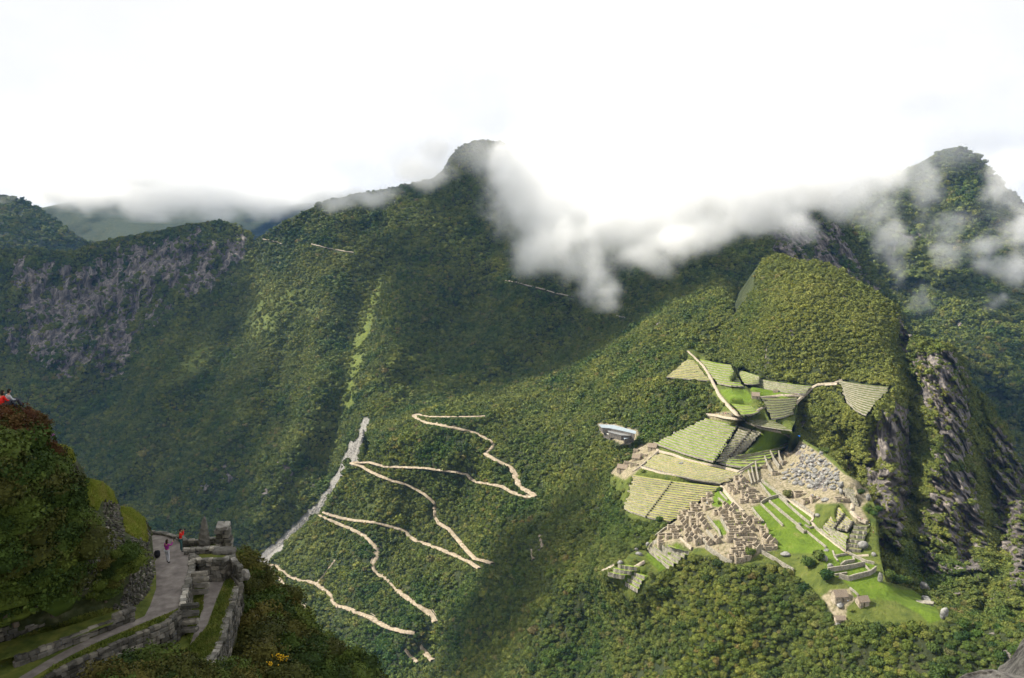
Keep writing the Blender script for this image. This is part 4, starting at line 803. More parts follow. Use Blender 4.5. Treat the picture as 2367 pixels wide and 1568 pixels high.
HC = [(1180, 310, 7, 7, 'e'), (1235, 342, 6, 6, 'e'), (1292, 288, 6, 5, 'e'), (1302, 372, 6, 5, 'e'), (1110, 405, 8, 6, 'e'), (1165, 432, 7, 5, 'e'), (1275, 445, 8, 7, 'g'), (950, 485, 4, 4, 'e'), (1012, 492, 9, 6, 'e'), (1130, 470, 10, 6, 'e'),
 (1085, 525, 10, 5, 'e'), (1182, 522, 9, 5, 'e'), (962, 555, 7, 6, 'e'), (1052, 572, 8, 5, 'e'), (1110, 600, 8, 7, 'g'), (1188, 575, 7, 8, 'h'), (1222, 618, 6, 8, 'h'), (1250, 668, 6, 8, 'h'), (1000, 640, 8, 6, 'h'), (955, 690, 9, 6, 'e'), (1040, 705, 6, 7, 'h'),
 (1110, 660, 8, 7, 'g'), (1138, 715, 6, 8, 'h'), (850, 672, 9, 4, 'e'), (745, 772, 10, 5, 'e'), (830, 782, 9, 5, 'e'), (905, 778, 7, 5, 'e'), (880, 722, 8, 5, 'e'), (735, 862, 9, 5, 'e'), (1045, 800, 6, 8, 'h'), (1102, 792, 6, 8, 'h'), (1150, 840, 6, 8, 'h'), (1205, 790, 5, 9, 'e'), (1290, 850, 6, 6, 'h'), (1385, 832, 5, 6, 'h'),
 (1490, 432, 6, 6, 'h'), (1585, 432, 6, 6, 'h'), (1385, 502, 8, 6, 'e'), (1440, 505, 7, 7, 'h'), (1502, 495, 8, 5, 'e'), (1562, 505, 6, 7, 'h'), (1492, 562, 9, 7, 'e'), (1642, 532, 11, 7, 'e'), (1552, 622, 12, 7, 'e'), (1662, 602, 10, 8, 'e'), (1735, 578, 7, 8, 'h'), (1572, 692, 10, 6, 'e'), (1700, 682, 9, 6, 'e'),
 (1785, 682, 6, 8, 'h'), (1585, 750, 12, 5, 'e'), (1755, 742, 9, 6, 'e'), (1690, 740, 6, 6, 'h'), (1800, 562, 9, 8, 'e'), (1850, 602, 7, 5, 'e'), (1915, 690, 8, 6, 'g'), (1940, 745, 7, 6, 'g'), (1980, 815, 7, 8, 'h'), (2040, 838, 7, 8, 'h'), (2010, 902, 13, 5, 'e'), (1550, 815, 9, 6, 'g'), (1645, 842, 10, 6, 'e'), (1655, 902, 9, 6, 'e'),
 (1760, 812, 15, 4, 'e'), (1785, 878, 9, 6, 'e'), (1870, 882, 9, 6, 'g'), (1762, 935, 9, 6, 'e'), (1870, 928, 8, 7, 'h'), (1598, 955, 9, 6, 'e'), (1690, 975, 9, 6, 'e'), (1560, 1022, 8, 5, 'e'), (1640, 1042, 8, 6, 'g'), (1725, 1022, 8, 6, 'e'),
 (1535, 180, 7, 5, 'e'), (1565, 212, 8, 5, 'e'), (1610, 250, 8, 5, 'e'), (1655, 205, 7, 5, 'e'), (1705, 172, 6, 6, 'e'), (1685, 112, 6, 7, 'h'), (1640, 140, 6, 5, 'e'), (1790, 232, 9, 5, 'e'), (1800, 300, 10, 5, 'e'), (1705, 300, 7, 5, 'e'), (1825, 352, 10, 5, 'e'), (1905, 322, 9, 6, 'e'), (1690, 365, 7, 4, 'e'), (1745, 330, 5, 8, 'h'), (1620, 90, 6, 5, 'e'), (1700, 250, 6, 5, 'e')]
def hc_label(x, y, L, W, k):
    a = 'small' if L*W < 42 else ('large' if L*W > 72 else 'mid sized'); b = {'e': 'roofless four-walled', 'g': 'roofless ridge-along', 'h': 'roofless steep-gabled'}[k]
    z = ('by the stairway above the plaza' if x > 1500 and y < 380 else 'in the upper left block' if x < 1350 and y < 560 else 'in the crowded left block' if x < 1350 and y < 740 else 'on the left edge above the green terraces' if x < 1000 else 'beside the sandy court' if x < 1420 else 'in the walled block behind the plaza' if y < 780 else 'at the near end by the woods' if y > 940 else 'beside the green plaza' if x > 1880 else 'in the near block left of the plaza')
    return a, b, z
seen = {}
for x, y, L_, W_, k in HC:
    a, b, z = hc_label(x, y, L_, W_, k); key = (a, b, z); seen.setdefault(key, []).append((x, y))
for key in seen: seen[key].sort()
for x, y, L_, W_, k in HC:
    key = hc_label(x, y, L_, W_, k); lst = seen[key]; i = lst.index((x, y)); n = len(lst)
    pre = '' if n == 1 else ('leftmost ' if i == 0 else 'rightmost ' if i == n-1 else ORD[i]+' from left ')
    house(ZC([(x, y)])[0], L_*.92, W_, k, '%s%s %s house %s' % (pre, key[0], key[1], key[2]), 'roofless stone houses of the ruined town')
for (x, y, L_, W_, k, lab) in [(430, 862, 12, 8, 'e', 'dark roofless hall right of the plaza tree'), (505, 945, 9, 7, 'e', 'roofless chamber beside the crowd under the rocks'), (590, 925, 7, 6, 'e', 'small roofless room at the foot of the shrine hill'), (860, 925, 8, 5, 'e', 'low walled platform on top of the shrine hill'), (960, 930, 9, 5, 'e', 'tan walled enclosure on the shrine summit'), (250, 520, 7, 5, 'e', 'ruined room among walls left of the rock field'), (320, 430, 8, 5, 'e', 'ruined room at the upper end of the rock field'), (350, 370, 7, 5, 'e', 'ruined room under the blue shelter'), (165, 640, 8, 5, 'e', 'ruined room where the quarry walls end'), (40, 560, 8, 5, 'e', 'ruined room left of the quarry walls')]:
    house(ZB([(x, y)])[0], L_, W_, k, lab, 'roofless houses of the upper town', mat=M_RUIN)
for (x, y, L_, W_, lab) in [(660, 1235, 10, 7, 'thatched house at the left end of the path crossing the terraces'), (485, 1352, 9, 7, 'thatched house between two others below the lodge'), (335, 1465, 12, 7, 'long thatched house lowest on the left edge of the ruins')]:
    house(ZA([(x, y)])[0], L_, W_, 'g', lab, 'thatched houses on the left edge', rz=-.45, h=3.6, roof=M_THATCH)
house(ZA([(1780, 680)])[0], 9, 7, 'g', 'thatched watch hut standing alone above the stair crossing', None, rz=-.25, h=3.8, roof=M_THATCH)
house(ZD([(545, 780)])[0], 10, 7, 'g', 'open fronted thatched house with sandy gable near the woods', None, rz=.12, h=3.6, roof=M_THATCH)
house(ZD([(770, 825)])[0], 8, 6, 'g', 'thatched roof half hidden behind bushes beside the lawn', None, rz=.2, h=3.0, roof=M_THATCH)
house(ZD([(550, 1000)])[0], 7, 4, 'g', 'small grey roofed hut lowest on the sandy clearing', None, rz=0, h=2.4, roof=M_THATCH)
for (x, y, L_, W_, lab) in [(560, 1315, 8, 6, 'roofless walls between the upper two thatched houses'), (460, 1415, 8, 5, 'roofless walls below the middle thatched house'), (385, 1400, 7, 5, 'roofless walls left of the long thatched house'), (480, 1262, 6, 6, 'roofless walls by the wood left of the terraces'), (2000, 615, 6, 4, 'tiny stone hut beyond the watch hut')]:
    house(ZA([(x, y)])[0], L_, W_, 'e', lab, 'roofless houses along the left edge', rz=-.4, mat=M_RUIN)

# ------------------------------------------------------------ free walls
def free_wall(line, h, label, group, th=1.2, mat=None, sf=surfD, base=2.0, step=6):
    q = densify(line, step, .15); P = sf(q[:, 0], q[:, 1]); n = len(P); T = np.gradient(P, axis=0); T[:, 2] = 0; T /= np.linalg.norm(T, axis=1)[:, None]+1e-9; R = np.stack([T[:, 1], -T[:, 0], np.zeros(n)], 1)*th/2
    top = P[:, 2]+h*(1+.12*fbm(P/4., 3, 91)); lo = P[:, 2]-base; r = [P+R*1.2, P+R, P-R, P-R*1.2]
    for k_, zz in zip(range(4), (lo, top, top, lo)): r[k_] = r[k_].copy(); r[k_][:, 2] = zz
    W = np.concatenate(r); org = W.mean(0); idx = np.arange(4*n).reshape(4, n)
    fc = [tuple(int(x) for x in (idx[j, i], idx[j, i+1], idx[j+1, i+1], idx[j+1, i])) for j in range(3) for i in range(n-1)]+[tuple(int(idx[j, 0]) for j in (0, 1, 2, 3)), tuple(int(idx[j, -1]) for j in (3, 2, 1, 0))]
    return tag(link('stone_wall', mesh_np('stone_wall', W-org, fc, False, [mat or M_WALL]), loc=org), label, 'stone wall', group)
G1 = 'long low walls stepping across the plaza'; G2 = 'parallel walls rising to the quarry'; G3 = 'walls of the lower lawns'
for ln, h, lab, g in [
 (ZB([(10, 970), (130, 1085), (250, 1205)]), 2.2, 'low wall nearest the town on the plaza lawn', G1), (ZB([(100, 940), (240, 1060), (400, 1190), (480, 1275)]), 2.6, 'second long low wall across the plaza lawn', G1), (ZB([(205, 885), (310, 985), (430, 1090), (545, 1185)]), 2.4, 'third long low wall, nearest the shrine path', G1), (ZB([(510, 1265), (610, 1350), (720, 1440)]), 1.8, 'low wall at the open end of the plaza', G1),
 (ZB([(0, 745), (60, 820), (130, 905)]), 2.4, 'short wall below the upper plaza lawn', G1), (ZB([(15, 720), (110, 790), (220, 870), (300, 950)]), 3.0, 'broad wall holding the tan path above the plaza', G1), (ZB([(350, 935), (480, 1010), (590, 1100)]), 2.6, 'wall below the crowd beside the shrine hill', G1), (ZB([(10, 960), (90, 915), (215, 880)]), 3.0, 'dark cross wall between two plaza lawns', G1), (ZB([(395, 1215), (470, 1280), (500, 1265)]), 2.2, 'angled wall stub in the plaza', G1), (ZB([(490, 1195), (540, 1225), (580, 1215)]), 1.6, 'short wall stub beside the shrine path', G1),
 (ZC([(1800, 440), (1860, 520), (1935, 605)]), 2.2, 'low wall between the town and the plaza', G1), (ZB([(600, 1225), (760, 1350), (925, 1475)]), 2.4, 'retaining wall under the shrine hill path', G1),
 (ZF([(975, 1085), (985, 1160), (1000, 1240)]), 3.5, 'leftmost tall wall below the quarry path', G2), (ZF([(942, 1120), (955, 1190), (972, 1252)]), 2.5, 'narrow wall left of the tall ones', G2), (ZF([(915, 1150), (930, 1210), (945, 1262)]), 2.5, 'lowest narrow wall by the stairway', G2), (ZF([(1053, 1045), (1075, 1110), (1120, 1180)]), 5.0, 'broad pale wall left of the quarry', G2), (ZF([(1100, 1000), (1130, 1065), (1178, 1130)]), 5.0, 'broad pale wall in the middle of the quarry edge', G2), (ZF([(1170, 1000), (1180, 1050), (1205, 1100)]), 4.5, 'pale wall nearest the quarry rocks', G2),
 (ZF([(700, 1250), (820, 1165), (960, 1080), (1060, 1035)]), 2.0, 'long wall along the terrace side of the town', G2), (ZF([(1060, 1035), (1180, 950), (1290, 885)]), 2.0, 'long wall climbing to the blue shelter', G2),
 (ZC([(1430, 570), (1480, 660), (1530, 750)]), 3, 'left wall of the walled block', G2), (ZC([(1270, 540), (1330, 620), (1400, 700), (1430, 790)]), 2.4, 'wall between two narrow lawns in the town', G2), (ZC([(1260, 720), (1330, 790), (1380, 850)]), 3.2, 'tan wall right of the sandy court', G2), (ZC([(1190, 780), (1230, 830), (1265, 880)]), 3.2, 'windowed wall left of the sandy court', G2), (ZC([(1420, 245), (1470, 300), (1510, 340)]), 1.6, 'small wall on the lawn below the stairway', G2), (ZC([(1400, 320), (1460, 365), (1510, 415)]), 1.8, 'curved small wall on the town lawn', G2),
 (ZC([(1250, 905), (1360, 985), (1500, 1080), (1560, 1100)]), 4.0, 'big retaining wall above the near woods', G2), (ZC([(1900, 960), (2060, 1050), (2200, 1140), (2290, 1190)]), 3.6, 'sloping grey wall running into the woods', G2), (ZC([(620, 800), (690, 745), (760, 690), (880, 630)]), 2.6, 'sunlit left boundary wall of the town', G2), (ZC([(580, 905), (640, 840), (700, 830)]), 3.0, 'rough wall above the green terraces', G2),
 (ZD([(430, 515), (600, 490), (795, 452)]), 3.8, 'upper dark wall across the lower lawns', G3), (ZD([(540, 575), (640, 600), (850, 545), (905, 505)]), 4.2, 'lower dark wall across the lower lawns', G3), (ZD([(500, 548), (620, 530)]), 1.4, 'small dark wall between the two lawn walls', G3), (ZD([(600, 275), (700, 285), (745, 290)]), 2.6, 'wall below the near face of the shrine hill', G3), (ZD([(795, 455), (850, 515)]), 1.4, 'short pale wall between lawn levels', G3), (ZD([(560, 460), (600, 430), (690, 415), (680, 385)]), 2.6, 'dark angled wall on the upper lawn', G3), (ZD([(620, 330), (700, 370), (800, 420), (890, 440)]), 2.4, 'curved wall under the sandy platform', G3),
 (ZD([(650, 680), (700, 720), (735, 755)]), 1.6, 'pale wall beside the thatched house', G3), (ZD([(480, 310), (500, 370), (530, 410)]), 1.0, 'thin wall across the upper lawn', G3), (ZD([(500, 365), (600, 345), (640, 350)]), 1.6, 'wall stub behind the upper lawn', G3), (ZC([(80, 1155), (170, 1100)]), 2, 'wall at the far left tip of the ruins', G3)]:
    free_wall(ln, h, lab, g)

# ------------------------------------------------------------ boulders
def boulder_mesh(seed, sub=2):
    v, f = ico(sub); rg = np.random.default_rng(seed)
    for _ in range(9):
        nrm = rg.normal(size=3); nrm /= np.linalg.norm(nrm); d = rg.uniform(.55, .85); s = v@nrm-d; v = v-np.where(s > 0, s, 0)[:, None]*nrm*.9
    v = v*(1+.10*fbm(v*2.2+seed, 3, seed))[:, None]; return mesh_np('boulder', v, f, False, [M_BOULDER])
BM = [boulder_mesh(s) for s in range(6)]
QUARRY = ZB([(345, 285), (560, 355), (720, 440), (850, 600), (895, 740), (870, 800), (600, 790), (430, 760), (240, 715), (250, 610), (330, 540), (450, 480), (440, 380)])
def put_boulder(p, s, sz, label, group, rz=None, mesh=None):
    o = link('boulder', mesh or random.choice(BM)); o.location = p; o.rotation_euler = (random.uniform(-.3, .3), random.uniform(-.3, .3), random.uniform(0, 6.3) if rz is None else rz); o.scale = (s*random.uniform(.75, 1.3), s*random.uniform(.75, 1.2), sz)
    return tag(o, label, 'boulder', group)
qx = [q[0] for q in QUARRY]; qy = [q[1] for q in QUARRY]; cnt = 0
while cnt < 240:
    u = random.uniform(min(qx), max(qx)); v = random.uniform(min(qy), max(qy))
    if not inside(QUARRY, u, v): continue
    s = random.choice([1.2, 1.6, 2.0, 2.4, 3.2]); p = surfD(u, v); p[2] += s*.2; put_boulder(p, s, s*random.uniform(.6, 1.1), '%s grey granite boulder in the %s part of the quarry field' % ('small' if s < 1.8 else 'large' if s > 2.8 else 'mid sized', ('upper' if v < 1075 else 'lower' if v > 1125 else 'middle')+(' left' if u < 1870 else ' right')), 'boulders of the quarry field'); cnt += 1
for (f_, x, y, s, sz, lab) in [(ZD, 1380, 690, 4.0, 7.5, 'tall dark standing rock at the far side of the lower lawn'), (ZD, 1400, 800, 4.5, 3.4, 'broad sacred rock on its low stone platform'), (ZD, 1572, 950, 3.2, 6.5, 'pointed pale rock at the lawn tip near the woods'), (ZD, 945, 590, 2.4, 6.5, 'tall pale leaning rock at the edge above the gorge'), (ZD, 785, 275, 5.0, 4.5, 'big dark boulder below the shrine terraces'), (ZD, 410, 400, 3.0, 4.0, 'long pale rock beside the upper lawn'), (ZD, 460, 465, 3.0, 3.0, 'grey rock above the tan bench'), (ZD, 420, 305, 2.6, 1.4, 'flat rock lying on the plaza end'), (ZD, 345, 340, 1.6, 2.4, 'narrow rock at the near plaza corner'),
    (ZD, 560, 850, 4.0, 2.5, 'rounded boulder in front of the open thatched house'), (ZD, 530, 1045, 3.0, 2.2, 'boulder below the small grey hut'), (ZD, 890, 350, 2.5, 2.5, 'rock at the gorge end of the shrine path'), (ZB, 880, 850, 2.6, 4.5, 'standing rock behind the shrine hill'), (ZB, 730, 760, 1.8, 3.0, 'upright rock at the lower edge of the quarry'), (ZB, 710, 920, 4.0, 2.5, 'pale rock outcrop on the shrine hill'), (ZB, 630, 1090, 3.6, 2.4, 'tan outcrop beside the shrine path'), (ZB, 1180, 920, 3, 4.5, 'shaded crag right of the shrine hill'), (ZC, 465, 980, 3.6, 2.6, 'hollow grey rock among the lower left terraces'), (ZC, 240, 1080, 3.5, 2.5, 'grey outcrop at the left tip of the ruins'), (ZC, 430, 930, 2.5, 2.5, 'rough rock on the left rim of the ruins'), (ZC, 560, 870, 2.2, 3.0, 'upright rock on the left rim of the town'), (ZC, 2190, 990, 4, 3, 'rock outcrop where the plaza meets the woods'),
    (ZC, 1290, 375, 3.2, 2.4, 'grey rock inside the round temple block'), (ZF, 590, 798, 2.0, 1.6, 'pale boulder on the big terraces'), (ZF, 350, 1080, 2.6, 2.0, 'rough boulder in the yellow terrace band'), (ZF, 290, 825, 2.0, 2.0, 'boulder at the wood edge of the big terraces'), (ZB, 425, 1185, 2.4, 1.4, 'loose boulder on the plaza wall')]:
    u, v = f_([(x, y)])[0]; p = surfD(u, v+(6 if sz > 5 else 0)); p[2] += sz*(.6 if sz > 4.2 else .3); put_boulder(p, s, sz, lab, None, rz=.3)
u, v = ZD([(1385, 825)])[0]; p = surfD(u, v); m = MB(); m.prism([(-7, -2.5), (5, -4), (8, 0), (5, 3), (-6, 3)], -2, 1.6)
tag(m.obj('stone_platform', M_WALL, loc=p), 'low stone platform carrying the broad sacred rock', 'platform')
# blue shelter
u, v = ZB([(405, 243)])[0]; p = surfD(u, v); sh = empty('shelter', (p[0], p[1], p[2])); tag(sh, 'small bright blue shelter at the top end of the quarry', 'shelter')
M_BLUE = simple_mat('blue_tarpaulin', [(.3, (.02, .20, .75)), (.7, (.05, .32, .95))], 1.0); m = MB(); m.add([(-3, -2, 2.4), (3, -2, 2.4), (3, 2, 2.6), (-3, 2, 2.6), (-3, 0, 3.5), (3, 0, 3.5)], [(0, 1, 5, 4), (3, 4, 5, 2), (0, 4, 3), (1, 2, 5), (0, 3, 2, 1)]); m.obj('canopy', M_BLUE, sh)
for x, y in ((-2.8, -1.8), (2.8, -1.8), (2.8, 1.8), (-2.8, 1.8)): m = MB(); m.box(x-.06, x+.06, y-.06, y+.06, -1, 2.5); m.obj('post', M_DARKSTEP, sh)
# lodge
M_ROOF = [simple_mat('blue_grey_metal', [(.3, (.22, .26, .29)), (.7, (.30, .35, .38))], .5, .2, .1, .5), simple_mat('dark_grey_metal', [(.3, (.15, .15, .15)), (.7, (.22, .22, .21))], .5, .2, .1, .5), simple_mat('pale_awning', [(.3, (.55, .55, .5)), (.7, (.72, .72, .66))], .5, .2, .1)]
M_PLASTER = simple_mat('dark_glazing_wall', [(.3, (.05, .05, .05)), (.7, (.16, .14, .12))], .6)
for poly, z, mi, lab in [([(72, 965), (238, 972), (482, 1040), (476, 1068), (330, 1034), (205, 1008), (105, 1000)], 457, 0, 'long blue grey metal roofed lodge half sunk in the trees'), ([(160, 1022), (238, 1010), (430, 1062), (420, 1088), (320, 1084), (180, 1048)], 453.5, 1, 'dark grey roofed wing in front of the long lodge'), ([(340, 1098), (455, 1078), (462, 1096), (350, 1126)], 450, 0, 'small metal roofed pavilion below the lodge'), ([(122, 1050), (180, 1044), (250, 1068), (200, 1080)], 449.5, 2, 'cream awning left of the lodge wing')]:
    w = [at_z(u, v, z) for u, v in ZA(poly)]; c = np.mean(w, 0); r = empty('lodge', tuple(c)); tag(r, lab, 'lodge building'); pl = [(p[0]-c[0], p[1]-c[1]) for p in w]
    a2 = sum(pl[i][0]*pl[(i+1) % len(pl)][1]-pl[(i+1) % len(pl)][0]*pl[i][1] for i in range(len(pl)))
    if a2 < 0: pl = pl[::-1]
    m = MB(); m.prism(pl, -.25, .25); m.obj('roof', M_ROOF[mi], r); m = MB(); m.prism([(x*.93, y*.93) for x, y in pl], -7, -.26); m.obj('wall', M_PLASTER, r)
    for k in range(len(pl)):   # raised seams
        pass
# ------------------------------------------------------------ far people
SHIRTS = [simple_mat(n, [(.3, a), (.7, b)], 3.0) for n, a, b in (('white_cloth', (.6, .6, .6), (.8, .8, .8)), ('red_cloth', (.45, .03, .03), (.6, .05, .04)), ('blue_cloth', (.05, .1, .4), (.1, .2, .55)), ('dark_cloth', (.02, .02, .03), (.05, .05, .06)), ('yellow_cloth', (.6, .45, .05), (.7, .55, .1)), ('pink_cloth', (.6, .2, .3), (.7, .3, .4)))]
M_SKIN = simple_mat('skin', [(.3, (.35, .19, .12)), (.7, (.45, .26, .17))], 8.0); M_TROUSER = simple_mat('trousers', [(.3, (.03, .035, .05)), (.7, (.08, .08, .10))], 4.0)
def far_person_mesh(mat):
    m = MB(); mi = []
    def ring(cx, cy, z0, z1, r0, r1, k, sq=1.0):
        n = 6; b = len(m.v); m.v += [(cx+r0*math.cos(a*1.047), cy+sq*r0*math.sin(a*1.047), z0) for a in range(n)]+[(cx+r1*math.cos(a*1.047), cy+sq*r1*math.sin(a*1.047), z1) for a in range(n)]
        fs = [(b+i, b+(i+1) % n, b+n+(i+1) % n, b+n+i) for i in range(n)]+[tuple(b+n+i for i in range(n)), tuple(b+i for i in range(n-1, -1, -1))]; m.f += fs; mi.extend([k]*len(fs))
    ring(-.1, 0, 0, .85, .07, .10, 1); ring(.1, .05, 0, .85, .07, .10, 1); ring(0, 0, .82, 1.42, .17, .22, 0, .6); ring(-.27, 0, .8, 1.4, .05, .07, 0); ring(.27, .03, .8, 1.4, .05, .07, 0); ring(0, 0, 1.42, 1.50, .07, .07, 2); ring(0, 0, 1.48, 1.6, .09, .12, 2); ring(0, 0, 1.6, 1.74, .12, .07, 1)
    return mesh_np('person', m.v, m.f, False, [mat, M_TROUSER, M_SKIN], mi)
PM = [far_person_mesh(m) for m in SHIRTS]; CN = ['white', 'red', 'blue', 'dark', 'yellow', 'pink']
def crowd(line, n, spread, where, group, lift=.9, sf=surfD):
    q = densify(line, 2.0); 
    for k in range(n):
        i = random.randrange(len(q)); u, v = q[i]; p = sf(u+random.gauss(0, spread), v+random.gauss(0, spread*.5)); c = random.choice([0, 0, 0, 1, 2, 3, 3, 4, 5]); o = link('person', PM[c]); o.location = (p[0], p[1], p[2]+lift); o.rotation_euler = (0, 0, random.uniform(0, 6.3)); o.scale = (1.1, 1.1, random.uniform(.95, 1.05)*1.05)
        tag(o, 'tiny visitor in a %s top %s' % (CN[c], where), 'person', group)
crowd(ZF([(590, 662), (680, 662), (760, 672), (830, 690)]), 34, 2, 'in the queue under the upper woods', 'visitors queueing on the upper path'); crowd(ZF([(900, 675), (1000, 625), (1060, 590)]), 8, 1, 'on the path below the watch hut', 'visitors below the watch hut')
crowd(ZB([(540, 880), (600, 895), (655, 915)]), 30, 2.5, 'in the crowd at the foot of the rocks', 'visitors crowding under the rocks'); crowd(ZB([(90, 650), (160, 690), (230, 730)]), 16, 3, 'on the sandy ground left of the rock field', 'visitors beside the rock field')
crowd(ZF([(960, 745), (1100, 795), (1290, 850)]), 12, 1.5, 'on the path to the blue shelter', 'visitors walking to the blue shelter'); crowd(ZF([(1180, 500), (1380, 505)]), 12, 1, 'on the pale path right of the watch hut', 'visitors right of the watch hut'); crowd(ZF([(720, 560), (800, 650)]), 6, 1, 'on the stone road above the crossing', 'visitors on the stone road')
crowd(ZF([(80, 1130), (300, 1175), (430, 1205)]), 14, 1, 'on the path across the lower terraces', 'visitors on the lower terrace path'); crowd(ZB([(1040, 1120), (1170, 1160), (1225, 1260), (1240, 1330)]), 12, 1.5, 'on the outer edge of the shrine hill', 'visitors on the shrine hill'); crowd(ZB([(740, 1310), (800, 1350)]), 5, 1, 'on the tan path below the shrine', 'visitors below the shrine')
crowd(ZD([(600, 340), (640, 350)]), 4, 1, 'beside the upper lawn', 'visitors beside the upper lawn'); crowd(ZD([(630, 820), (640, 830)]), 2, .6, 'outside the open thatched house', 'visitors at the open thatched house'); crowd(ZC([(1390, 925), (1400, 940)]), 2, .6, 'on the sandy court by the woods', 'visitors on the sandy court'); crowd(ZC([(1590, 120), (1680, 170), (1750, 140)]), 12, 3, 'among the walls below the terraces', 'visitors among the walls'); crowd(ZF([(690, 1190), (740, 1195)]), 7, 1, 'resting on the yellow terraces', 'visitors on the yellow terraces')

# ------------------------------------------------------------ trees that can be told apart
TREE_CR = [leafy('crown', 30+i, 420, .16, 2) for i in range(3)]
def trunk_mesh():
    m = MB(); n = 6; rs = [(0, 0, -.9, .12), (.03, .02, -.2, .08), (-.03, .05, .35, .045)]
    for i, (x, y, z, r) in enumerate(rs): m.v += [(x+r*math.cos(a), y+r*math.sin(a), z) for a in [j*6.283/n for j in range(n)]]
    for k in range(2): m.f += [(k*n+j, k*n+(j+1) % n, (k+1)*n+(j+1) % n, (k+1)*n+j) for j in range(n)]
    for bx, by in ((.5, .2), (-.4, .3), (.1, -.5)): m.add([(0, 0, -.2), (.04, .04, -.2), (bx, by, .25), (bx*.98, by*.98, .21)], [(0, 1, 2, 3)])
    return mesh_np('trunk', m.v, m.f, True, [M_BARK])
TRK = trunk_mesh()
def tree(p, s, label, group, crown=None, flat=1.0):
    o = empty('tree', tuple(map(float, p)), random.uniform(0, 6.3)); o.scale = (s, s, s*flat); tag(o, label, 'tree', group)
    link('trunk', TRK, o); link('crown', crown or random.choice(TREE_CR), o); return o
U_, V_, P_, SZ_, TN_, NR_ = DN
for i in np.where(single)[0]:
    u, v = to_uv(P_[i]); where = 'below the houses' if u < 1850 and v < 1400 else ('on the lower left slope' if u < 1400 else ('right of the thatched house' if u > 1950 else 'along the bottom of the wood'))
    z_ = SZ_[i]; sw = 'very large' if z_ > 5.2 else 'large' if z_ > 4.4 else 'mid sized' if z_ > 3.7 else 'smaller'; far = 'upper' if v < 1420 else 'middle' if v < 1500 else 'lowest'; lr = ('far left', 'left', 'centre', 'right', 'far right')[int(np.clip((u-1200)/240, 0, 4))]
    tree(P_[i], z_, '%s leafy tree in the %s %s part of the near wood' % (sw, far, lr), 'trees of the near wood '+where)
def lone(f_, x, y, s, lab, flat=1.0):
    u, v = f_([(x, y)])[0]; p = surfD(u, v); p[2] += s*.9; tree(p, s, lab, None, flat=flat)
lone(ZB, 295, 890, 4.6, 'dark round tree standing alone beside the plaza wall'); lone(ZC, 1412, 235, 3.0, 'small tree on the lawn below the great stairway'); lone(ZC, 1410, 385, 1.6, 'slim young tree on the town lawn', 2.0); lone(ZC, 895, 490, 2.0, 'dark bush like tree left of the town')
lone(ZC, 1245, 225, 2.2, 'light green bushy tree at the corner of the long terraces', 1.3); lone(ZC, 1270, 75, 1.8, 'small tree growing on the yellow terraces'); lone(ZC, 1310, 95, 1.5, 'low bush like tree right of the one on the yellow terraces'); lone(ZC, 700, 600, 3.8, 'bright green round tree at the left rim of the town'); lone(ZC, 760, 650, 3.2, 'bright green tree just below the left rim wall')
lone(ZC, 1780, 1000, 4.4, 'rounded tree in front of the near end of the town'); lone(ZD, 240, 470, 5.5, 'tree by the rock at the near plaza edge'); lone(ZD, 340, 400, 5, 'bushy tree below the flat rock of the plaza end'); lone(ZD, 420, 600, 5.5, 'dark tree left of the lower lawn walls')
for k, (x, y) in enumerate([(1040, 580), (1100, 620), (1160, 630), (1210, 640), (1270, 640), (1320, 650)]): lone(ZD, x, y, 4.2, ORD[k].replace('topmost', 'first')+' tree from the left in the row behind the lower lawn')
for k, (x, y) in enumerate([(1130, 780), (1180, 1060), (1240, 1100), (1290, 1050), (1100, 860)]): lone(ZB, x, y, 3.4, ORD[k].replace('topmost', 'first')+' bushy tree on the shaded rim beyond the shrine')
# ------------------------------------------------------------ the bird
M_BIRD = simple_mat('bird_feathers', [(.3, (.03, .03, .035)), (.7, (.09, .09, .09))], 5.0)
u, v = ZJ([(1775, 233)])[0]; bp_ = at_Y(u, v, 190.0); br = empty('bird', tuple(bp_), .5); tag(br, 'dark bird gliding in front of the white cloud', 'bird')
m = MB(); n = 6; prof = [(-.35, .01), (-.25, .06), (0, .10), (.2, .07), (.3, .05), (.38, .01)]
for y, r in prof: m.v += [(r*math.cos(j*1.047), y, r*.8*math.sin(j*1.047)) for j in range(n)]
for k in range(5): m.f += [(k*n+j, k*n+(j+1) % n, (k+1)*n+(j+1) % n, (k+1)*n+j) for j in range(n)]
m.obj('body', M_BIRD, br)
for s in (-1, 1):
    m = MB(); m.add([(s*.05, -.12, .03), (s*.05, .15, .03), (s*.45, .2, .14), (s*.45, -.10, .14), (s*.95, .05, .05), (s*.9, -.1, .05), (s*.05, -.12, 0), (s*.05, .15, 0), (s*.45, .2, .11), (s*.45, -.1, .11), (s*.95, .05, .03), (s*.9, -.1, .03)], [(0, 3, 2, 1), (3, 5, 4, 2), (6, 7, 8, 9), (9, 8, 10, 11)]); m.obj('wing', M_BIRD, br)
m = MB(); m.add([(-.04, -.3, 0), (.04, -.3, 0), (.14, -.58, .01), (-.14, -.58, .01), (0, -.3, .03)], [(0, 1, 2, 3), (0, 4, 1), (4, 2, 1), (4, 3, 2), (4, 0, 3)]); m.obj('tail', M_BIRD, br)
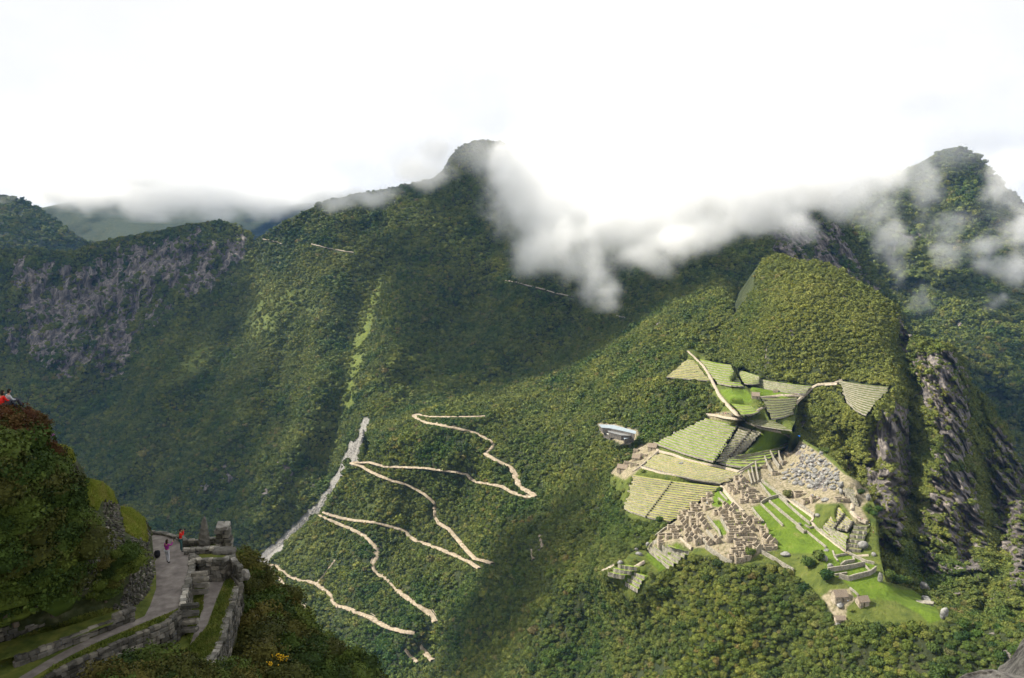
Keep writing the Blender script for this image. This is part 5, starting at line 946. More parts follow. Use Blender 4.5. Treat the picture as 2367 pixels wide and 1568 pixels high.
# ------------------------------------------------------------ foreground: terraces of the near summit, on the left
ZPATH, ZLOW = 677.2, 675.5
M_STONE = stone_mat('lichened_wall_stone', [(.28, (.035, .034, .030)), (.46, (.085, .08, .07)), (.62, (.15, .14, .12)), (.78, (.30, .28, .25))], 2.5, .6)
M_COPE = stone_mat('pale_coping_stone', [(.28, (.08, .075, .065)), (.5, (.17, .16, .14)), (.72, (.36, .34, .30))], 3.0, .5)
for m_ in (M_STONE, M_COPE):
    nt = m_.node_tree; b_ = nt.nodes['Principled BSDF']; lk = b_.inputs['Base Color'].links[0]; src = lk.from_socket; rr = N(nt, 'ShaderNodeObjectInfo').outputs['Random']; nt.links.new(mix(nt, 1, src, ramp(nt, rr, [(0, (.45, .46, .42)), (.6, (1, 1, 1)), (1, (1.7, 1.65, 1.55))]), 'MULTIPLY'), b_.inputs['Base Color'])
M_FGRASS = grass_mat('short_terrace_grass', [(.3, (.035, .055, .010)), (.5, (.085, .105, .020)), (.72, (.16, .16, .035))], .9)
M_FSOIL = simple_mat('trodden_grey_earth', [(.3, (.11, .095, .085)), (.5, (.17, .15, .135)), (.7, (.25, .225, .20))], 1.3, .5, .05)
M_MOUND = grass_mat('mossy_bank', [(.3, (.018, .025, .010)), (.5, (.04, .05, .018)), (.7, (.09, .09, .05))], .8)
def fg_patch(name, ctrl, top, bot, u0, u1, mat, du=4.0, amp=.35, back=((1.5, -2.0), (5, -14))):
    fit = tps_fit(Yc(ctrl)); us = np.arange(u0, u1+.01, du); vt = np.interp(us, *zip(*top)); vb = np.interp(us, *zip(*bot)); n = int(np.max(vb-vt)/du)+2; t = np.linspace(0, 1, n)
    U = np.repeat(us[None], n, 0); V = vt[None]+(vb-vt)[None]*t[:, None]
    def sf(u, v):
        Y = fit(u, v); p = at_Y(u, v, Y); return at_Y(u, v, Y+amp*fbm(p/1.6, 4, 61)*2)
    P = sf(U, V); rows = [P]
    for dy, dz in back: q = P[0].copy(); q[:, 1] += dy; q[:, 2] += dz; rows.insert(0, q[None])
    P = np.concatenate(rows, 0); H, W = P.shape[:2]; idx = np.arange(H*W).reshape(H, W); fc = np.stack([idx[1:, :-1], idx[1:, 1:], idx[:-1, 1:], idx[:-1, :-1]], -1).reshape(-1, 4)
    o = link(name, mesh_np(name, P.reshape(-1, 3), fc, True, [mat])); o['kind'] = 'structure'; return sf
LM_TOP = ZG([(-300, 60), (-100, 110), (0, 142), (100, 150), (170, 230), (225, 322), (300, 325), (345, 335), (385, 362), (403, 410), (412, 470), (432, 505), (500, 508), (545, 528), (590, 565), (612, 600), (625, 640), (645, 657), (700, 665), (745, 690), (775, 720), (792, 760), (800, 800), (815, 890), (832, 1010)])
LM_BOT = ZG([(-300, 1620), (0, 1500), (200, 1435), (400, 1375), (560, 1330), (700, 1275), (770, 1240), (805, 1180), (832, 1100)])
def zg(*a): return [(*ZG([(x, y)])[0], Y) for x, y, Y in a]
surfL = fg_patch('near_bank', zg((-300, 100, 40), (0, 145, 42), (170, 240, 44), (340, 335, 48), (400, 420, 49), (545, 530, 52), (620, 650, 53), (700, 668, 56), (790, 745, 59.5), (800, 805, 59.3), (830, 1010, 53.2), (832, 1090, 51.2), (770, 1235, 47.6), (700, 820, 48.6), (700, 1100, 47.9), (560, 1330, 45.2), (400, 1380, 44), (0, 1500, 40.5), (300, 1310, 44.6), (0, 1420, 42), (350, 450, 46.5), (420, 600, 46), (500, 800, 45.5), (300, 900, 42.5), (100, 700, 40), (-300, 900, 36), (200, 1150, 42.3), (-300, 1600, 38), (600, 760, 49), (700, 740, 53), (640, 1180, 47)),
                 LM_TOP, LM_BOT, ZG([(-300, 0)])[0][0], ZG([(832, 0)])[0][0], M_MOUND, 3.0)
RM_TOP = [(535, 1300), (560, 1322), (590, 1340), (615, 1355), (640, 1385), (665, 1425), (690, 1455), (722, 1478), (762, 1506), (800, 1540), (838, 1580), (880, 1660)]
surfR = fg_patch('near_slope', [(535, 1262, 66), (612, 1330, 66), (690, 1432, 62), (800, 1520, 57), (880, 1640, 52), (560, 1450, 56), (600, 1568, 50), (540, 1380, 60), (520, 1640, 46), (700, 1640, 48)], RM_TOP, [(535, 1700), (880, 1700)], 535, 880, M_MOUND, 5.0, .8, ((4, -6), (20, -60)))
surfB = fg_patch('front_slope', [(-60, 1640, 36), (200, 1600, 38), (340, 1600, 38.5), (540, 1640, 40), (300, 1500, 42.5), (540, 1500, 45), (-60, 1720, 34), (540, 1720, 38)], [(-60, 1720), (120, 1680), (220, 1600), (300, 1550), (400, 1535), (450, 1560), (540, 1580)], [(-60, 1740), (540, 1740)], -60, 540, M_MOUND, 5.0, .8, ((1.0, -6),))
def px_poly(pts, z, f=ZG): return [tuple(map(float, at_z(u, v, z)[:2])) for u, v in f(pts)]
def level(name, pts, z, depth, mat, side):
    pl = px_poly(pts, z); a2 = sum(pl[i][0]*pl[(i+1) % len(pl)][1]-pl[(i+1) % len(pl)][0]*pl[i][1] for i in range(len(pl)))
    if a2 < 0: pl = pl[::-1]
    n = len(pl); V = [(x, y, z) for x, y in pl]+[(x, y, z-depth) for x, y in pl]; fc = [tuple(range(n))]+[(n+i, n+(i+1) % n, (i+1) % n, i) for i in range(n)]
    me = mesh_np(name, V, fc, False, [mat, side], [0]+[1]*n); o = link(name, me); o['kind'] = 'structure'; return pl
def strip(name, pts, z, mat, dz=.012):
    pl = px_poly(pts, z); a2 = sum(pl[i][0]*pl[(i+1) % len(pl)][1]-pl[(i+1) % len(pl)][0]*pl[i][1] for i in range(len(pl)))
    if a2 < 0: pl = pl[::-1]
    o = link(name, mesh_np(name, [(x, y, z+dz) for x, y in pl], [tuple(range(len(pl)))], False, [mat])); o['kind'] = 'structure'
EDGE_R = [(1020, 905), (1022, 960), (1003, 1060), (985, 1120), (972, 1190)]; EDGE_F = [(972, 1190), (890, 1270), (760, 1325), (620, 1385), (480, 1445), (330, 1515), (180, 1600), (0, 1720)]
level('upper_terrace', [(803, 798), (870, 803), (940, 825), (985, 850), (1165, 838), (1230, 870), (1262, 960), (1180, 985), (1060, 975), (1030, 950)][:5]+[(1225, 842), (1240, 905), (1190, 930), (1060, 935), (1020, 905)]+EDGE_R[1:]+EDGE_F[1:]+[(-300, 1800), (-400, 1600), (0, 1450), (400, 1330), (700, 1180), (790, 1050), (800, 950)], ZPATH, 9, M_FGRASS, M_MOUND)
level('lower_terrace', [(1000, 1000), (1010, 940), (1062, 960), (1190, 960), (1262, 985), (1280, 1010), (1262, 1070), (1236, 1160), (1205, 1260), (1178, 1370), (1120, 1462), (1040, 1510), (930, 1600), (700, 1700), (300, 1750), (480, 1470), (800, 1300)], ZLOW, 14, M_FGRASS, M_MOUND)
strip('footpath', [(806, 803), (870, 808), (940, 830), (1000, 885), (1010, 905), (1008, 960), (985, 1060), (968, 1140), (955, 1190), (905, 1218), (830, 1245), (760, 1275), (640, 1325), (500, 1385), (380, 1445), (280, 1500), (170, 1568), (60, 1640), (0, 1640), (110, 1560), (250, 1475), (350, 1420), (470, 1362), (620, 1300), (770, 1238), (800, 1180), (832, 1090), (832, 1010), (815, 890)], ZPATH, M_FSOIL)
strip('footpath', [(1095, 1005), (1130, 995), (1195, 1000), (1215, 1005), (1190, 1060), (1160, 1130), (1130, 1210), (1105, 1280), (1060, 1350), (1010, 1392), (1030, 1330), (1060, 1250), (1075, 1180), (1090, 1100)], ZLOW, M_FSOIL)
strip('dark_grass', [(0, 1475), (200, 1420), (400, 1350), (600, 1280), (640, 1200), (560, 1230), (300, 1310), (0, 1380)], ZPATH+.5, M_FGRASS)
# --- stones, a few shapes shared by all
def stone_mesh(seed):
    rg = np.random.default_rng(seed); c = .40
    V = [(sx*(.5 if k != 0 else c), sy*(.5 if k != 1 else c), sz*(.5 if k != 2 else c)) for sx in (-1, 1) for sy in (-1, 1) for sz in (-1, 1) for k in range(3)]
    V = []
    for sx in (-1, 1):
        for sy in (-1, 1):
            for sz in (-1, 1):
                j = rg.uniform(.86, 1.0, 3); q = np.array([sx*.5*j[0], sy*.5*j[1], sz*.5*j[2]])
                for k in range(3): p = q*.80; p[k] = q[k]; V.append(p)
    V = np.array(V); import bmesh
    bm = bmesh.new(); [bm.verts.new(tuple(p)) for p in V]; r = bmesh.ops.convex_hull(bm, input=bm.verts); bm.verts.index_update(); v = np.array([q.co[:] for q in bm.verts]); f = [tuple(x.index for x in q.verts) for q in bm.faces]; bm.free()
    return v, f
STM = [mesh_np('stone', *stone_mesh(40+i), False, [M_STONE]) for i in range(4)]; STC = [mesh_np('stone', *stone_mesh(50+i), False, [M_COPE]) for i in range(3)]
def put_stone(root, p, dims, rz, mesh, tilt=0.0):
    o = link('stone', mesh, root); q = Vector(p)-root.location; o.location = q; o.scale = dims; o.rotation_euler = (random.uniform(-.1, .1)+tilt, random.uniform(-.1, .1), rz)
def stone_wall_line(label, pts, z, hs, group=None, cope=True, below=0.0, f=ZG, course=.30, lmin=.28, lmax=.6, th=.34, maxn=295):
    """courses of stones along a pixel line at level z; hs gives the height above z at each point, below how far it reaches down"""
    xy = np.array(px_poly(pts, z, f)); seg = np.linalg.norm(np.diff(xy, axis=0), axis=1); cum = np.concatenate([[0], np.cumsum(seg)]); total = cum[-1]
    root = empty('terrace_wall', (float(xy[0, 0]), float(xy[0, 1]), z)); tag(root, label, 'stone wall', group)
    hmax = max(hs); nrow = max(1, int((hmax+below)/course)); need = total/((lmin+lmax)/2)*nrow*.8
    if need > maxn: k = math.sqrt(need/maxn); course *= k; lmin *= k; lmax *= k; nrow = max(1, int((hmax+below)/course))
    for r in range(nrow+1):
        zz = z-below+course*(r+.5); s = random.uniform(-lmax, 0)
        while s < total:
            L = random.uniform(lmin, lmax); c = min(max(s+L/2, 0), total); h = np.interp(c, cum, hs)
            if zz < z+h+course*.3:
                x = np.interp(c, cum, xy[:, 0]); y = np.interp(c, cum, xy[:, 1]); k = min(max(int(np.searchsorted(cum, c))-1, 0), len(seg)-1); d = xy[k+1]-xy[k]; rz = math.atan2(d[1], d[0]); nx, ny = -d[1]/seg[k], d[0]/seg[k]; j = random.uniform(-.06, .06)
                top = zz+course > z+h+course*.3
                put_stone(root, (x+nx*j, y+ny*j, zz+random.uniform(-.03, .03)), (L*1.06, th*random.uniform(.85, 1.2)*(1.25 if top and cope else 1), course*random.uniform(.9, 1.12)), rz+random.uniform(-.05, .05), random.choice(STC if top and cope else STM))
            s += L
    return root
def stone_face(label, poly, sf, spacing, size, group=None, f=ZG, n_max=290):
    pl = f(poly); xs = [p[0] for p in pl]; ys = [p[1] for p in pl]; c = sf(np.mean(xs), np.mean(ys)); root = empty('terrace_wall', tuple(map(float, c))); tag(root, label, 'stone wall', group); k = 0
    area = abs(sum(pl[i][0]*pl[(i+1) % len(pl)][1]-pl[(i+1) % len(pl)][0]*pl[i][1] for i in range(len(pl))))/2; spacing = max(spacing, math.sqrt(area/n_max)*1.02); v = min(ys)
    while v < max(ys) and k < n_max:
        u = min(xs)+random.uniform(0, spacing)
        while u < max(xs) and k < n_max:
            if inside(pl, u, v): 
                p = sf(u+random.uniform(-2, 2), v+random.uniform(-2, 2)); s = spacing*p[1]/F*random.uniform(.8, 1.25)*size; put_stone(root, p, (s*1.3, s*.9, s*.95), random.uniform(-.7, .7), random.choice(STC if random.random() < .12 else STM)); k += 1
            u += spacing*random.uniform(.85, 1.3)
        v += spacing*.72
    return root
stone_face('tall rough stone wall rising left of the grey footpath', [(690, 830), (740, 830), (785, 850), (808, 900), (828, 1010), (830, 1090), (800, 1170), (770, 1228), (690, 1240), (640, 1180), (690, 1000)], surfL, 7, .95)
stone_face('narrow stone wall under the third grassy knoll', [(770, 735), (790, 745), (800, 800), (806, 870), (785, 840), (775, 800)], surfL, 6, .95)
stone_face('dark stone wall under the middle grassy knoll', [(540, 625), (600, 625), (630, 650), (655, 760), (665, 860), (610, 900), (560, 860), (560, 720)], surfL, 7, .9)
stone_face('small stone wall under the topmost grassy knoll', [(345, 440), (385, 430), (408, 440), (425, 500), (380, 505), (350, 480)], surfL, 7, .9)
stone_face('crumbling stone wall running down through the dark bushes', [(450, 930), (520, 900), (530, 960), (480, 1070), (440, 1120), (400, 1120), (440, 1040)], surfL, 7, .9)
stone_face('mossy lower wall right of the bushes', [(600, 1160), (640, 1180), (700, 1250), (620, 1280), (600, 1230)], surfL, 8, .9)
stone_wall_line('low broken wall below the dark bushes at far left', [(0, 1375), (120, 1330), (250, 1275), (330, 1215), (430, 1170)], ZPATH+.5, [.7, .8, 1.0, .9, .7], cope=True)
stone_wall_line('low kerb wall between the dark grass and the footpath', [(100, 1500), (260, 1440), (420, 1375), (580, 1312), (700, 1265)], ZPATH, [.5, .5, .55, .6, .8], cope=False)
stone_wall_line('coping wall along the right edge of the footpath', EDGE_R, ZPATH, [.15, .2, .2, .15, .1], cope=True, below=1.6)
stone_wall_line('big retaining wall in front of the footpath, upper part', EDGE_F[:4], ZPATH, [.05, .05, .05, .05], cope=False, below=2.9)
stone_wall_line('big retaining wall in front of the footpath, lower part', EDGE_F[3:7], ZPATH, [.05, .05, .05, .05], cope=False, below=2.9)
stone_wall_line('far edge stones of the footpath behind the two walkers', [(806, 798), (870, 803), (940, 825), (985, 850)], ZPATH, [.12, .15, .2, .3], cope=True, course=.2)
stone_wall_line('outer retaining wall of the lower grass strip', [(1262, 985), (1280, 1010), (1262, 1070), (1236, 1160), (1205, 1260)], ZLOW, [.15]*5, cope=True, below=2.6)
stone_wall_line('near curve of the outer wall of the lower grass strip', [(1205, 1260), (1178, 1370), (1120, 1462), (1040, 1510), (930, 1600)], ZLOW, [.15]*5, cope=True, below=2.6)
GR = 'low walls of the little lookout ruin'
stone_wall_line('far low wall of the lookout ruin', [(985, 866), (1080, 858), (1168, 848)], ZPATH, [.45, .5, .5], GR, course=.25); stone_wall_line('inner low wall of the lookout ruin', [(1000, 908), (1080, 902), (1150, 898)], ZPATH, [.4, .45, .35], GR, below=1.6, course=.26)
stone_wall_line('right edge wall of the lookout ruin', [(1205, 905), (1225, 935), (1250, 970), (1275, 1000)], ZPATH-.6, [.5, .5, .4, .3], GR, below=1.6, course=.3); stone_wall_line('front low wall of the lookout ruin', [(1062, 975), (1130, 972), (1195, 985)], ZLOW+.3, [.9, 1.0, .9], GR, below=.3, course=.3)
stone_wall_line('square stone block pier at the corner of the lookout ruin', [(1168, 880), (1222, 876)], ZPATH, [1.9, 1.9], GR, course=.32, th=1.1)
# standing stones of the ruin
def slab(name, px, z, w, d, h, lean, label, tip=.3, mat=None):
    u, v = ZG([px])[0]; p = at_z(u, v, z); v_, f_ = ico(3); v_ = np.sign(v_)*np.abs(v_)**.6; q = v_.copy(); t = (q[:, 2]+1)/2; q[:, 0] *= w/2*(1-t*(1-tip)); q[:, 1] *= d/2*(1-t*(1-tip)*.5); q[:, 2] = t*h-.2; q[:, 0] += lean*t; q *= (1+.05*fbm(q*2.1, 3, 5))[:, None]
    return tag(link(name, mesh_np(name, q, f_, False, [mat or M_COPE]), loc=tuple(map(float, p))), label, 'standing stone')
stone_wall_line('inner retaining wall between the lookout ruin and the lower grass', [(1020, 908), (1060, 936), (1190, 931), (1238, 906)], ZPATH, [.06]*4, below=1.7)
slab('standing_stone', (1085, 878), ZPATH, 1.15, .5, 2.7, .15, 'pointed pale standing stone in the lookout ruin', .22); slab('standing_stone', (1186, 975), ZLOW+.3, .5, .5, 2.6, .05, 'narrow upright stone slab leaning in the ruin corner', .5, M_STONE); slab('standing_stone', (1195, 888), ZPATH+1.75, 1.7, 1.0, .38, 0, 'pale capstone lying on the square stone pier', .9)
slab('standing_stone', (1130, 935), ZLOW+1.0, 1.8, .6, 1.0, 0, 'tan shelf stone inside the lookout ruin', .9, M_RUIN); slab('standing_stone', (45, 1365), ZPATH+.4, .3, .3, 1.2, -.12, 'small leaning stone post at the far left', .7); slab('standing_stone', (1300, 1030), ZLOW-.3, 1.0, .8, .8, 0, 'loose pale stone at the corner of the outer wall', .6)
# projecting steps
for lab, lst, z0 in (('upper run of projecting step stones beside the footpath', [(1062, 1010), (1068, 1040), (1072, 1072), (1066, 1108)], ZLOW+2.0), ('lower run of projecting step stones beside the footpath', [(1010, 1183), (1010, 1222), (1012, 1266), (1006, 1310)], ZLOW+1.9)):
    u, v = ZG([lst[0]])[0]; r = empty('stone_steps', tuple(map(float, at_z(u, v, z0)))); tag(r, lab, 'stone steps')
    for i, q in enumerate(lst): u, v = ZG([q])[0]; z = z0-i*.5; o = link('step', STM[i % 4], r); o.location = Vector(at_z(u, v, z))-r.location; o.scale = (1.15, .45, .28); o.rotation_euler = (0, 0, .2)
# --- shrubs
def shrub_mat(name, cols): return leaf_mat(name, cols)
M_SH = [leaf_mat('dark_shrub_leaves', [(0, (.022, .042, .010)), (.5, (.040, .070, .014)), (1, (.070, .095, .020))]), leaf_mat('rusty_shrub_leaves', [(0, (.06, .024, .012)), (.5, (.085, .038, .014)), (1, (.08, .058, .018))]), leaf_mat('olive_shrub_leaves', [(0, (.034, .042, .011)), (.5, (.052, .060, .015)), (1, (.075, .068, .018))])]
SHM = [[leafy('foliage', 70+10*k+i, 1500, .075, 2, M_SH[k], .45) for i in range(3)] for k in range(3)]
CNAMES = ['dark green', 'rust red', 'olive green']
STEM = trunk_mesh(); M_FLOWER = simple_mat('yellow_blossom', [(.3, (.6, .35, .02)), (.7, (.8, .5, .03))], 3.0); M_VIOLET = simple_mat('violet_blossom', [(.3, (.35, .08, .3)), (.7, (.5, .15, .45))], 3.0)
def shrub(p, s, k, label, group):
    o = empty('shrub', tuple(map(float, p)), random.uniform(0, 6.3)); o.scale = (s, s, s*random.uniform(.75, 1.05)); tag(o, label, 'shrub', group); link('stem', STEM, o); link('foliage', random.choice(SHM[k]), o); return o
def shrubs(poly, sf, step, s, kinds, where, f=ZG, lift=.3):
    pl = f(poly); xs = [p[0] for p in pl]; ys = [p[1] for p in pl]; v = min(ys)
    while v < max(ys):
        u = min(xs)+random.uniform(0, step)
        while u < max(xs):
            if inside(pl, u, v): k = random.choice(kinds); p = sf(u, v); q = s*random.uniform(.65, 1.3); p[2] += q*lift; shrub(p, q, k, '%s%s leafy shrub %s' % ('big ' if q > s*1.1 else 'small ' if q < s*.85 else '', CNAMES[k], where), 'shrubs '+where)
            u += step*random.uniform(.8, 1.25)
        v += step*.75
shrubs([(-60, 175), (70, 165), (130, 200), (205, 250), (245, 330), (240, 400), (-60, 360)], surfL, 21, .8, [1, 1, 1, 2], 'on top of the left bank below the seated couple')
shrubs([(-80, 340), (190, 380), (250, 490), (350, 570), (380, 680), (460, 740), (480, 820), (420, 900), (400, 1060), (330, 1130), (200, 1200), (-80, 1300)], surfL, 36, 1.3, [0, 0, 0, 0, 2], 'in the dark thicket of the left bank')
shrubs([(240, 360), (300, 380), (330, 480), (300, 500)], surfL, 18, .7, [2, 1], 'left of the topmost grassy knoll')
shrubs([(560, 900), (690, 870), (700, 960), (640, 1100), (560, 1150), (480, 1130), (500, 1050)], surfL, 30, .8, [0, 2, 0], 'between the two stone walls left of the footpath')
for pts, w_ in (([(545, 1275), (612, 1335), (690, 1437), (800, 1525), (850, 1568), (860, 1620), (560, 1620), (570, 1500), (585, 1400), (560, 1340)], 'on the steep slope right of the terraces'),):
    shrubs([(x, y) for x, y in pts], surfR, 33, 1.35, [0, 2, 2, 0], w_, f=lambda q: q)
shrubs([(240, 1600), (300, 1545), (380, 1530), (440, 1550), (560, 1570), (560, 1650), (200, 1650)], surfB, 30, 1.0, [0, 0, 2], 'at the foot of the big retaining wall', f=lambda q: q)
# blossoms on two shrubs
def blossoms(px, Y, n, r, mat, label):
    c = at_Y(px[0], px[1], Y); root = empty('flower_spray', tuple(map(float, c))); tag(root, label, 'flowers'); v_, f_ = ico(1)
    for i in range(n): o = link('blossom', BLM[mat.name], root); o.location = (random.gauss(0, r), random.gauss(0, r*.5), random.gauss(0, r*.35)); o.scale = (.06,)*3
BLM = {}
for mt in (M_FLOWER, M_VIOLET): v_, f_ = ico(1); BLM[mt.name] = mesh_np('blossom', v_, f_, False, [mt])
blossoms((648, 1520), 50.5, 34, .32, M_FLOWER, 'spray of yellow blossom on the slope shrubs'); blossoms((628, 1535), 49.5, 10, .2, M_FLOWER, 'smaller yellow blossom spray left of the larger one'); blossoms(ZG([(272, 272)])[0], 43, 5, .12, M_VIOLET, 'small violet flowers above the rusty shrubs')
# grass tufts on the knolls, uncountable
def tufts(name, poly, sf, n, h, mat, z=None, f=ZG):
    pl = f(poly); xs = [p[0] for p in pl]; ys = [p[1] for p in pl]; V = []; rg = np.random.default_rng(n)
    u = rg.uniform(min(xs), max(xs), n*3); v = rg.uniform(min(ys), max(ys), n*3); k = inside(pl, u, v); u, v = u[k][:n], v[k][:n]; P = sf(u, v) if z is None else at_z(u, v, z); m = len(P); a = rg.uniform(0, 6.28, m); w = .05; d = np.stack([np.cos(a)*w, np.sin(a)*w, np.zeros(m)], 1); tip = P+np.stack([rg.normal(0, .06, m), rg.normal(0, .06, m), h*rg.uniform(.5, 1.3, m)], 1)
    V = np.stack([P-d, P+d, tip], 1).reshape(-1, 3); o = link(name, mesh_np(name, V, np.arange(3*m).reshape(-1, 3), False, [mat])); o['kind'] = 'stuff'
M_BLADE = grass_mat('grass_blades', [(.3, (.05, .08, .012)), (.5, (.11, .14, .025)), (.72, (.20, .19, .05))], .9); M_BLADE2 = grass_mat('painted_sun_blades', [(.3, (.14, .19, .02)), (.5, (.22, .25, .04)), (.72, (.28, .25, .07))], .9)  # the brighter blades carry the sunlight on the knolls in their colour
for q in ([(228, 325), (345, 335), (385, 362), (403, 415), (380, 428), (330, 440), (300, 400)], [(430, 505), (545, 528), (600, 575), (625, 640), (540, 625), (520, 680), (460, 640), (445, 560)], [(640, 658), (700, 665), (770, 720), (788, 800), (785, 845), (720, 820), (670, 790), (655, 720)]): tufts('knoll_grass', q, surfL, 9000, .16, M_BLADE2)
tufts('bank_grass', [(0, 1390), (330, 1270), (560, 1200), (620, 1200), (620, 1260), (400, 1360), (0, 1480)], surfL, 9000, .14, M_BLADE); tufts('edge_grass', [(960, 1200), (880, 1270), (620, 1380), (330, 1510), (200, 1590), (280, 1510), (500, 1395), (780, 1275), (905, 1222)], None, 9000, .15, M_BLADE, z=ZPATH)
tufts('strip_grass', [(1215, 1010), (1270, 1000), (1258, 1070), (1232, 1160), (1200, 1260), (1172, 1370), (1110, 1465), (1030, 1505), (900, 1600), (820, 1500), (1010, 1400), (1110, 1290), (1165, 1130)], None, 14000, .15, M_BLADE, z=ZLOW); tufts('step_grass', [(1060, 990), (1170, 985), (1090, 1010), (1080, 1200), (1010, 1390), (990, 1330), (1040, 1150)], None, 4000, .16, M_BLADE, z=ZLOW)

# ------------------------------------------------------------ the walkers
def skinned(name, pts, edges, radii, mat, parent, sub=2, root=0):
    me = bpy.data.meshes.new(name); me.from_pydata(pts, edges, []); o = link(name, me, parent); me.materials.append(mat)
    m = o.modifiers.new('skin', 'SKIN'); m.use_smooth_shade = True
    for i, r in enumerate(radii): me.skin_vertices[0].data[i].radius = (r, r) if not isinstance(r, tuple) else r
    me.skin_vertices[0].data[root].use_root = True; s = o.modifiers.new('sub', 'SUBSURF'); s.levels = sub; s.render_levels = sub; return o
def ensure_skin(me):
    if not me.skin_vertices: 
        bm_ = __import__('bmesh').new(); bm_.from_mesh(me); bm_.verts.layers.skin.verify(); bm_.to_mesh(me); bm_.free()
_old = skinned
def skinned(name, pts, edges, radii, mat, parent, sub=2, root=0):
    me = bpy.data.meshes.new(name); me.from_pydata(pts, edges, []); ensure_skin(me); o = link(name, me, parent); me.materials.append(mat)
    for i, r in enumerate(radii): me.skin_vertices[0].data[i].radius = (r, r) if not isinstance(r, tuple) else r
    me.skin_vertices[0].data[root].use_root = True
    m = o.modifiers.new('skin', 'SKIN'); m.use_smooth_shade = True; s = o.modifiers.new('sub', 'SUBSURF'); s.levels = sub; s.render_levels = sub; return o
def head_parts(root, c, rz, hair_mat, hair_long=False, cap=None):
    v_, f_ = ico(3); q = v_.copy(); q[:, 0] *= .078; q[:, 1] *= .095; q[:, 2] *= .118; jaw = np.clip(-q[:, 2]/.118, 0, 1); q[:, 0] *= 1-.28*jaw; q[:, 1] *= 1-.12*jaw
    nose = np.exp(-((v_[:, 0]/.14)**2+((v_[:, 2]+.12)/.2)**2))*(v_[:, 1] > 0); q[:, 1] += nose*.022; eye = np.exp(-(((np.abs(v_[:, 0])-.38)/.14)**2+((v_[:, 2]-.08)/.12)**2))*(v_[:, 1] > 0); q[:, 1] -= eye*.008
    R = Matrix.Rotation(rz, 3, 'Z'); q = np.array([tuple(R @ Vector(a)) for a in q])+np.array(c); link('head', mesh_np('head', q, f_, True, [M_SKIN]), root)
    for s in (-1, 1):
        e_ = ico(1)[0]*np.array([.012, .022, .032])+np.array([s*.078, -.005, 0]); e_ = np.array([tuple(R @ Vector(a)) for a in e_])+np.array(c); link('ear', mesh_np('ear', e_, ico(1)[1], True, [M_SKIN]), root)
        e_ = ico(1)[0]*np.array([.011, .006, .008])+np.array([s*.03, .088, .01]); e_ = np.array([tuple(R @ Vector(a)) for a in e_])+np.array(c); link('eye', mesh_np('eye', e_, ico(1)[1], True, [M_DARKSTEP]), root)
    h = v_.copy()*np.array([.088, .106, .125]); keep = (v_[:, 2] > .15-.9*(v_[:, 1] < .15)) ; h = np.where(keep[:, None], h, h*.8); h[:, 1] -= .01
    if hair_long: d = np.clip(-v_[:, 2], 0, 1)*(v_[:, 1] < .3); h[:, 2] -= d*.22; h[:, 1] -= d*.03
    h = np.array([tuple(R @ Vector(a)) for a in h])+np.array(c); link('hair', mesh_np('hair', h, f_, True, [hair_mat]), root)
M_HAIR = simple_mat('dark_hair', [(.3, (.012, .009, .007)), (.7, (.035, .025, .018))], 6.0); M_REDJ = simple_mat('red_jacket_cloth', [(.3, (.50, .015, .012)), (.7, (.68, .03, .02))], 5.0); M_TEAL = simple_mat('teal_trousers', [(.3, (.02, .06, .06)), (.7, (.05, .11, .11))], 5.0); M_PURP = simple_mat('magenta_top', [(.3, (.22, .02, .17)), (.7, (.34, .04, .26))], 5.0)
M_PALE = simple_mat('pale_trousers', [(.3, (.34, .34, .36)), (.7, (.48, .48, .50))], 5.0); M_GREY = simple_mat('pale_grey_sweater', [(.3, (.34, .36, .38)), (.7, (.46, .48, .50))], 5.0); M_BLACK = simple_mat('black_nylon', [(.3, (.008, .008, .010)), (.7, (.025, .025, .03))], 6.0)
def hand(root, wrist, d):
    d = Vector(d).normalized(); side = d.cross(Vector((0, 0, 1))).normalized() if abs(d.z) < .9 else Vector((1, 0, 0)); w = Vector(wrist)
    palm = w+d*.045; pts = [tuple(w), tuple(palm)]; ed = [(0, 1)]; rad = [.022, (.030, .016)]
    skinned('hand', pts, ed, rad, M_SKIN, root, 1)
    for i, k in enumerate((-.026, -.009, .009, .025)):
        ln = (.062, .074, .070, .055)[i]; a = palm+side*k; skinned('finger', [tuple(a), tuple(a+d*ln*.55), tuple(a+d*ln*.9-Vector((0, 0, .018)))], [(0, 1), (1, 2)], [.009, .008, .007], M_SKIN, root, 1)
    a = w+d*.02+side*.028; skinned('thumb', [tuple(a), tuple(a+side*.03+d*.02), tuple(a+side*.035+d*.05)], [(0, 1), (1, 2)], [.011, .010, .008], M_SKIN, root, 1)
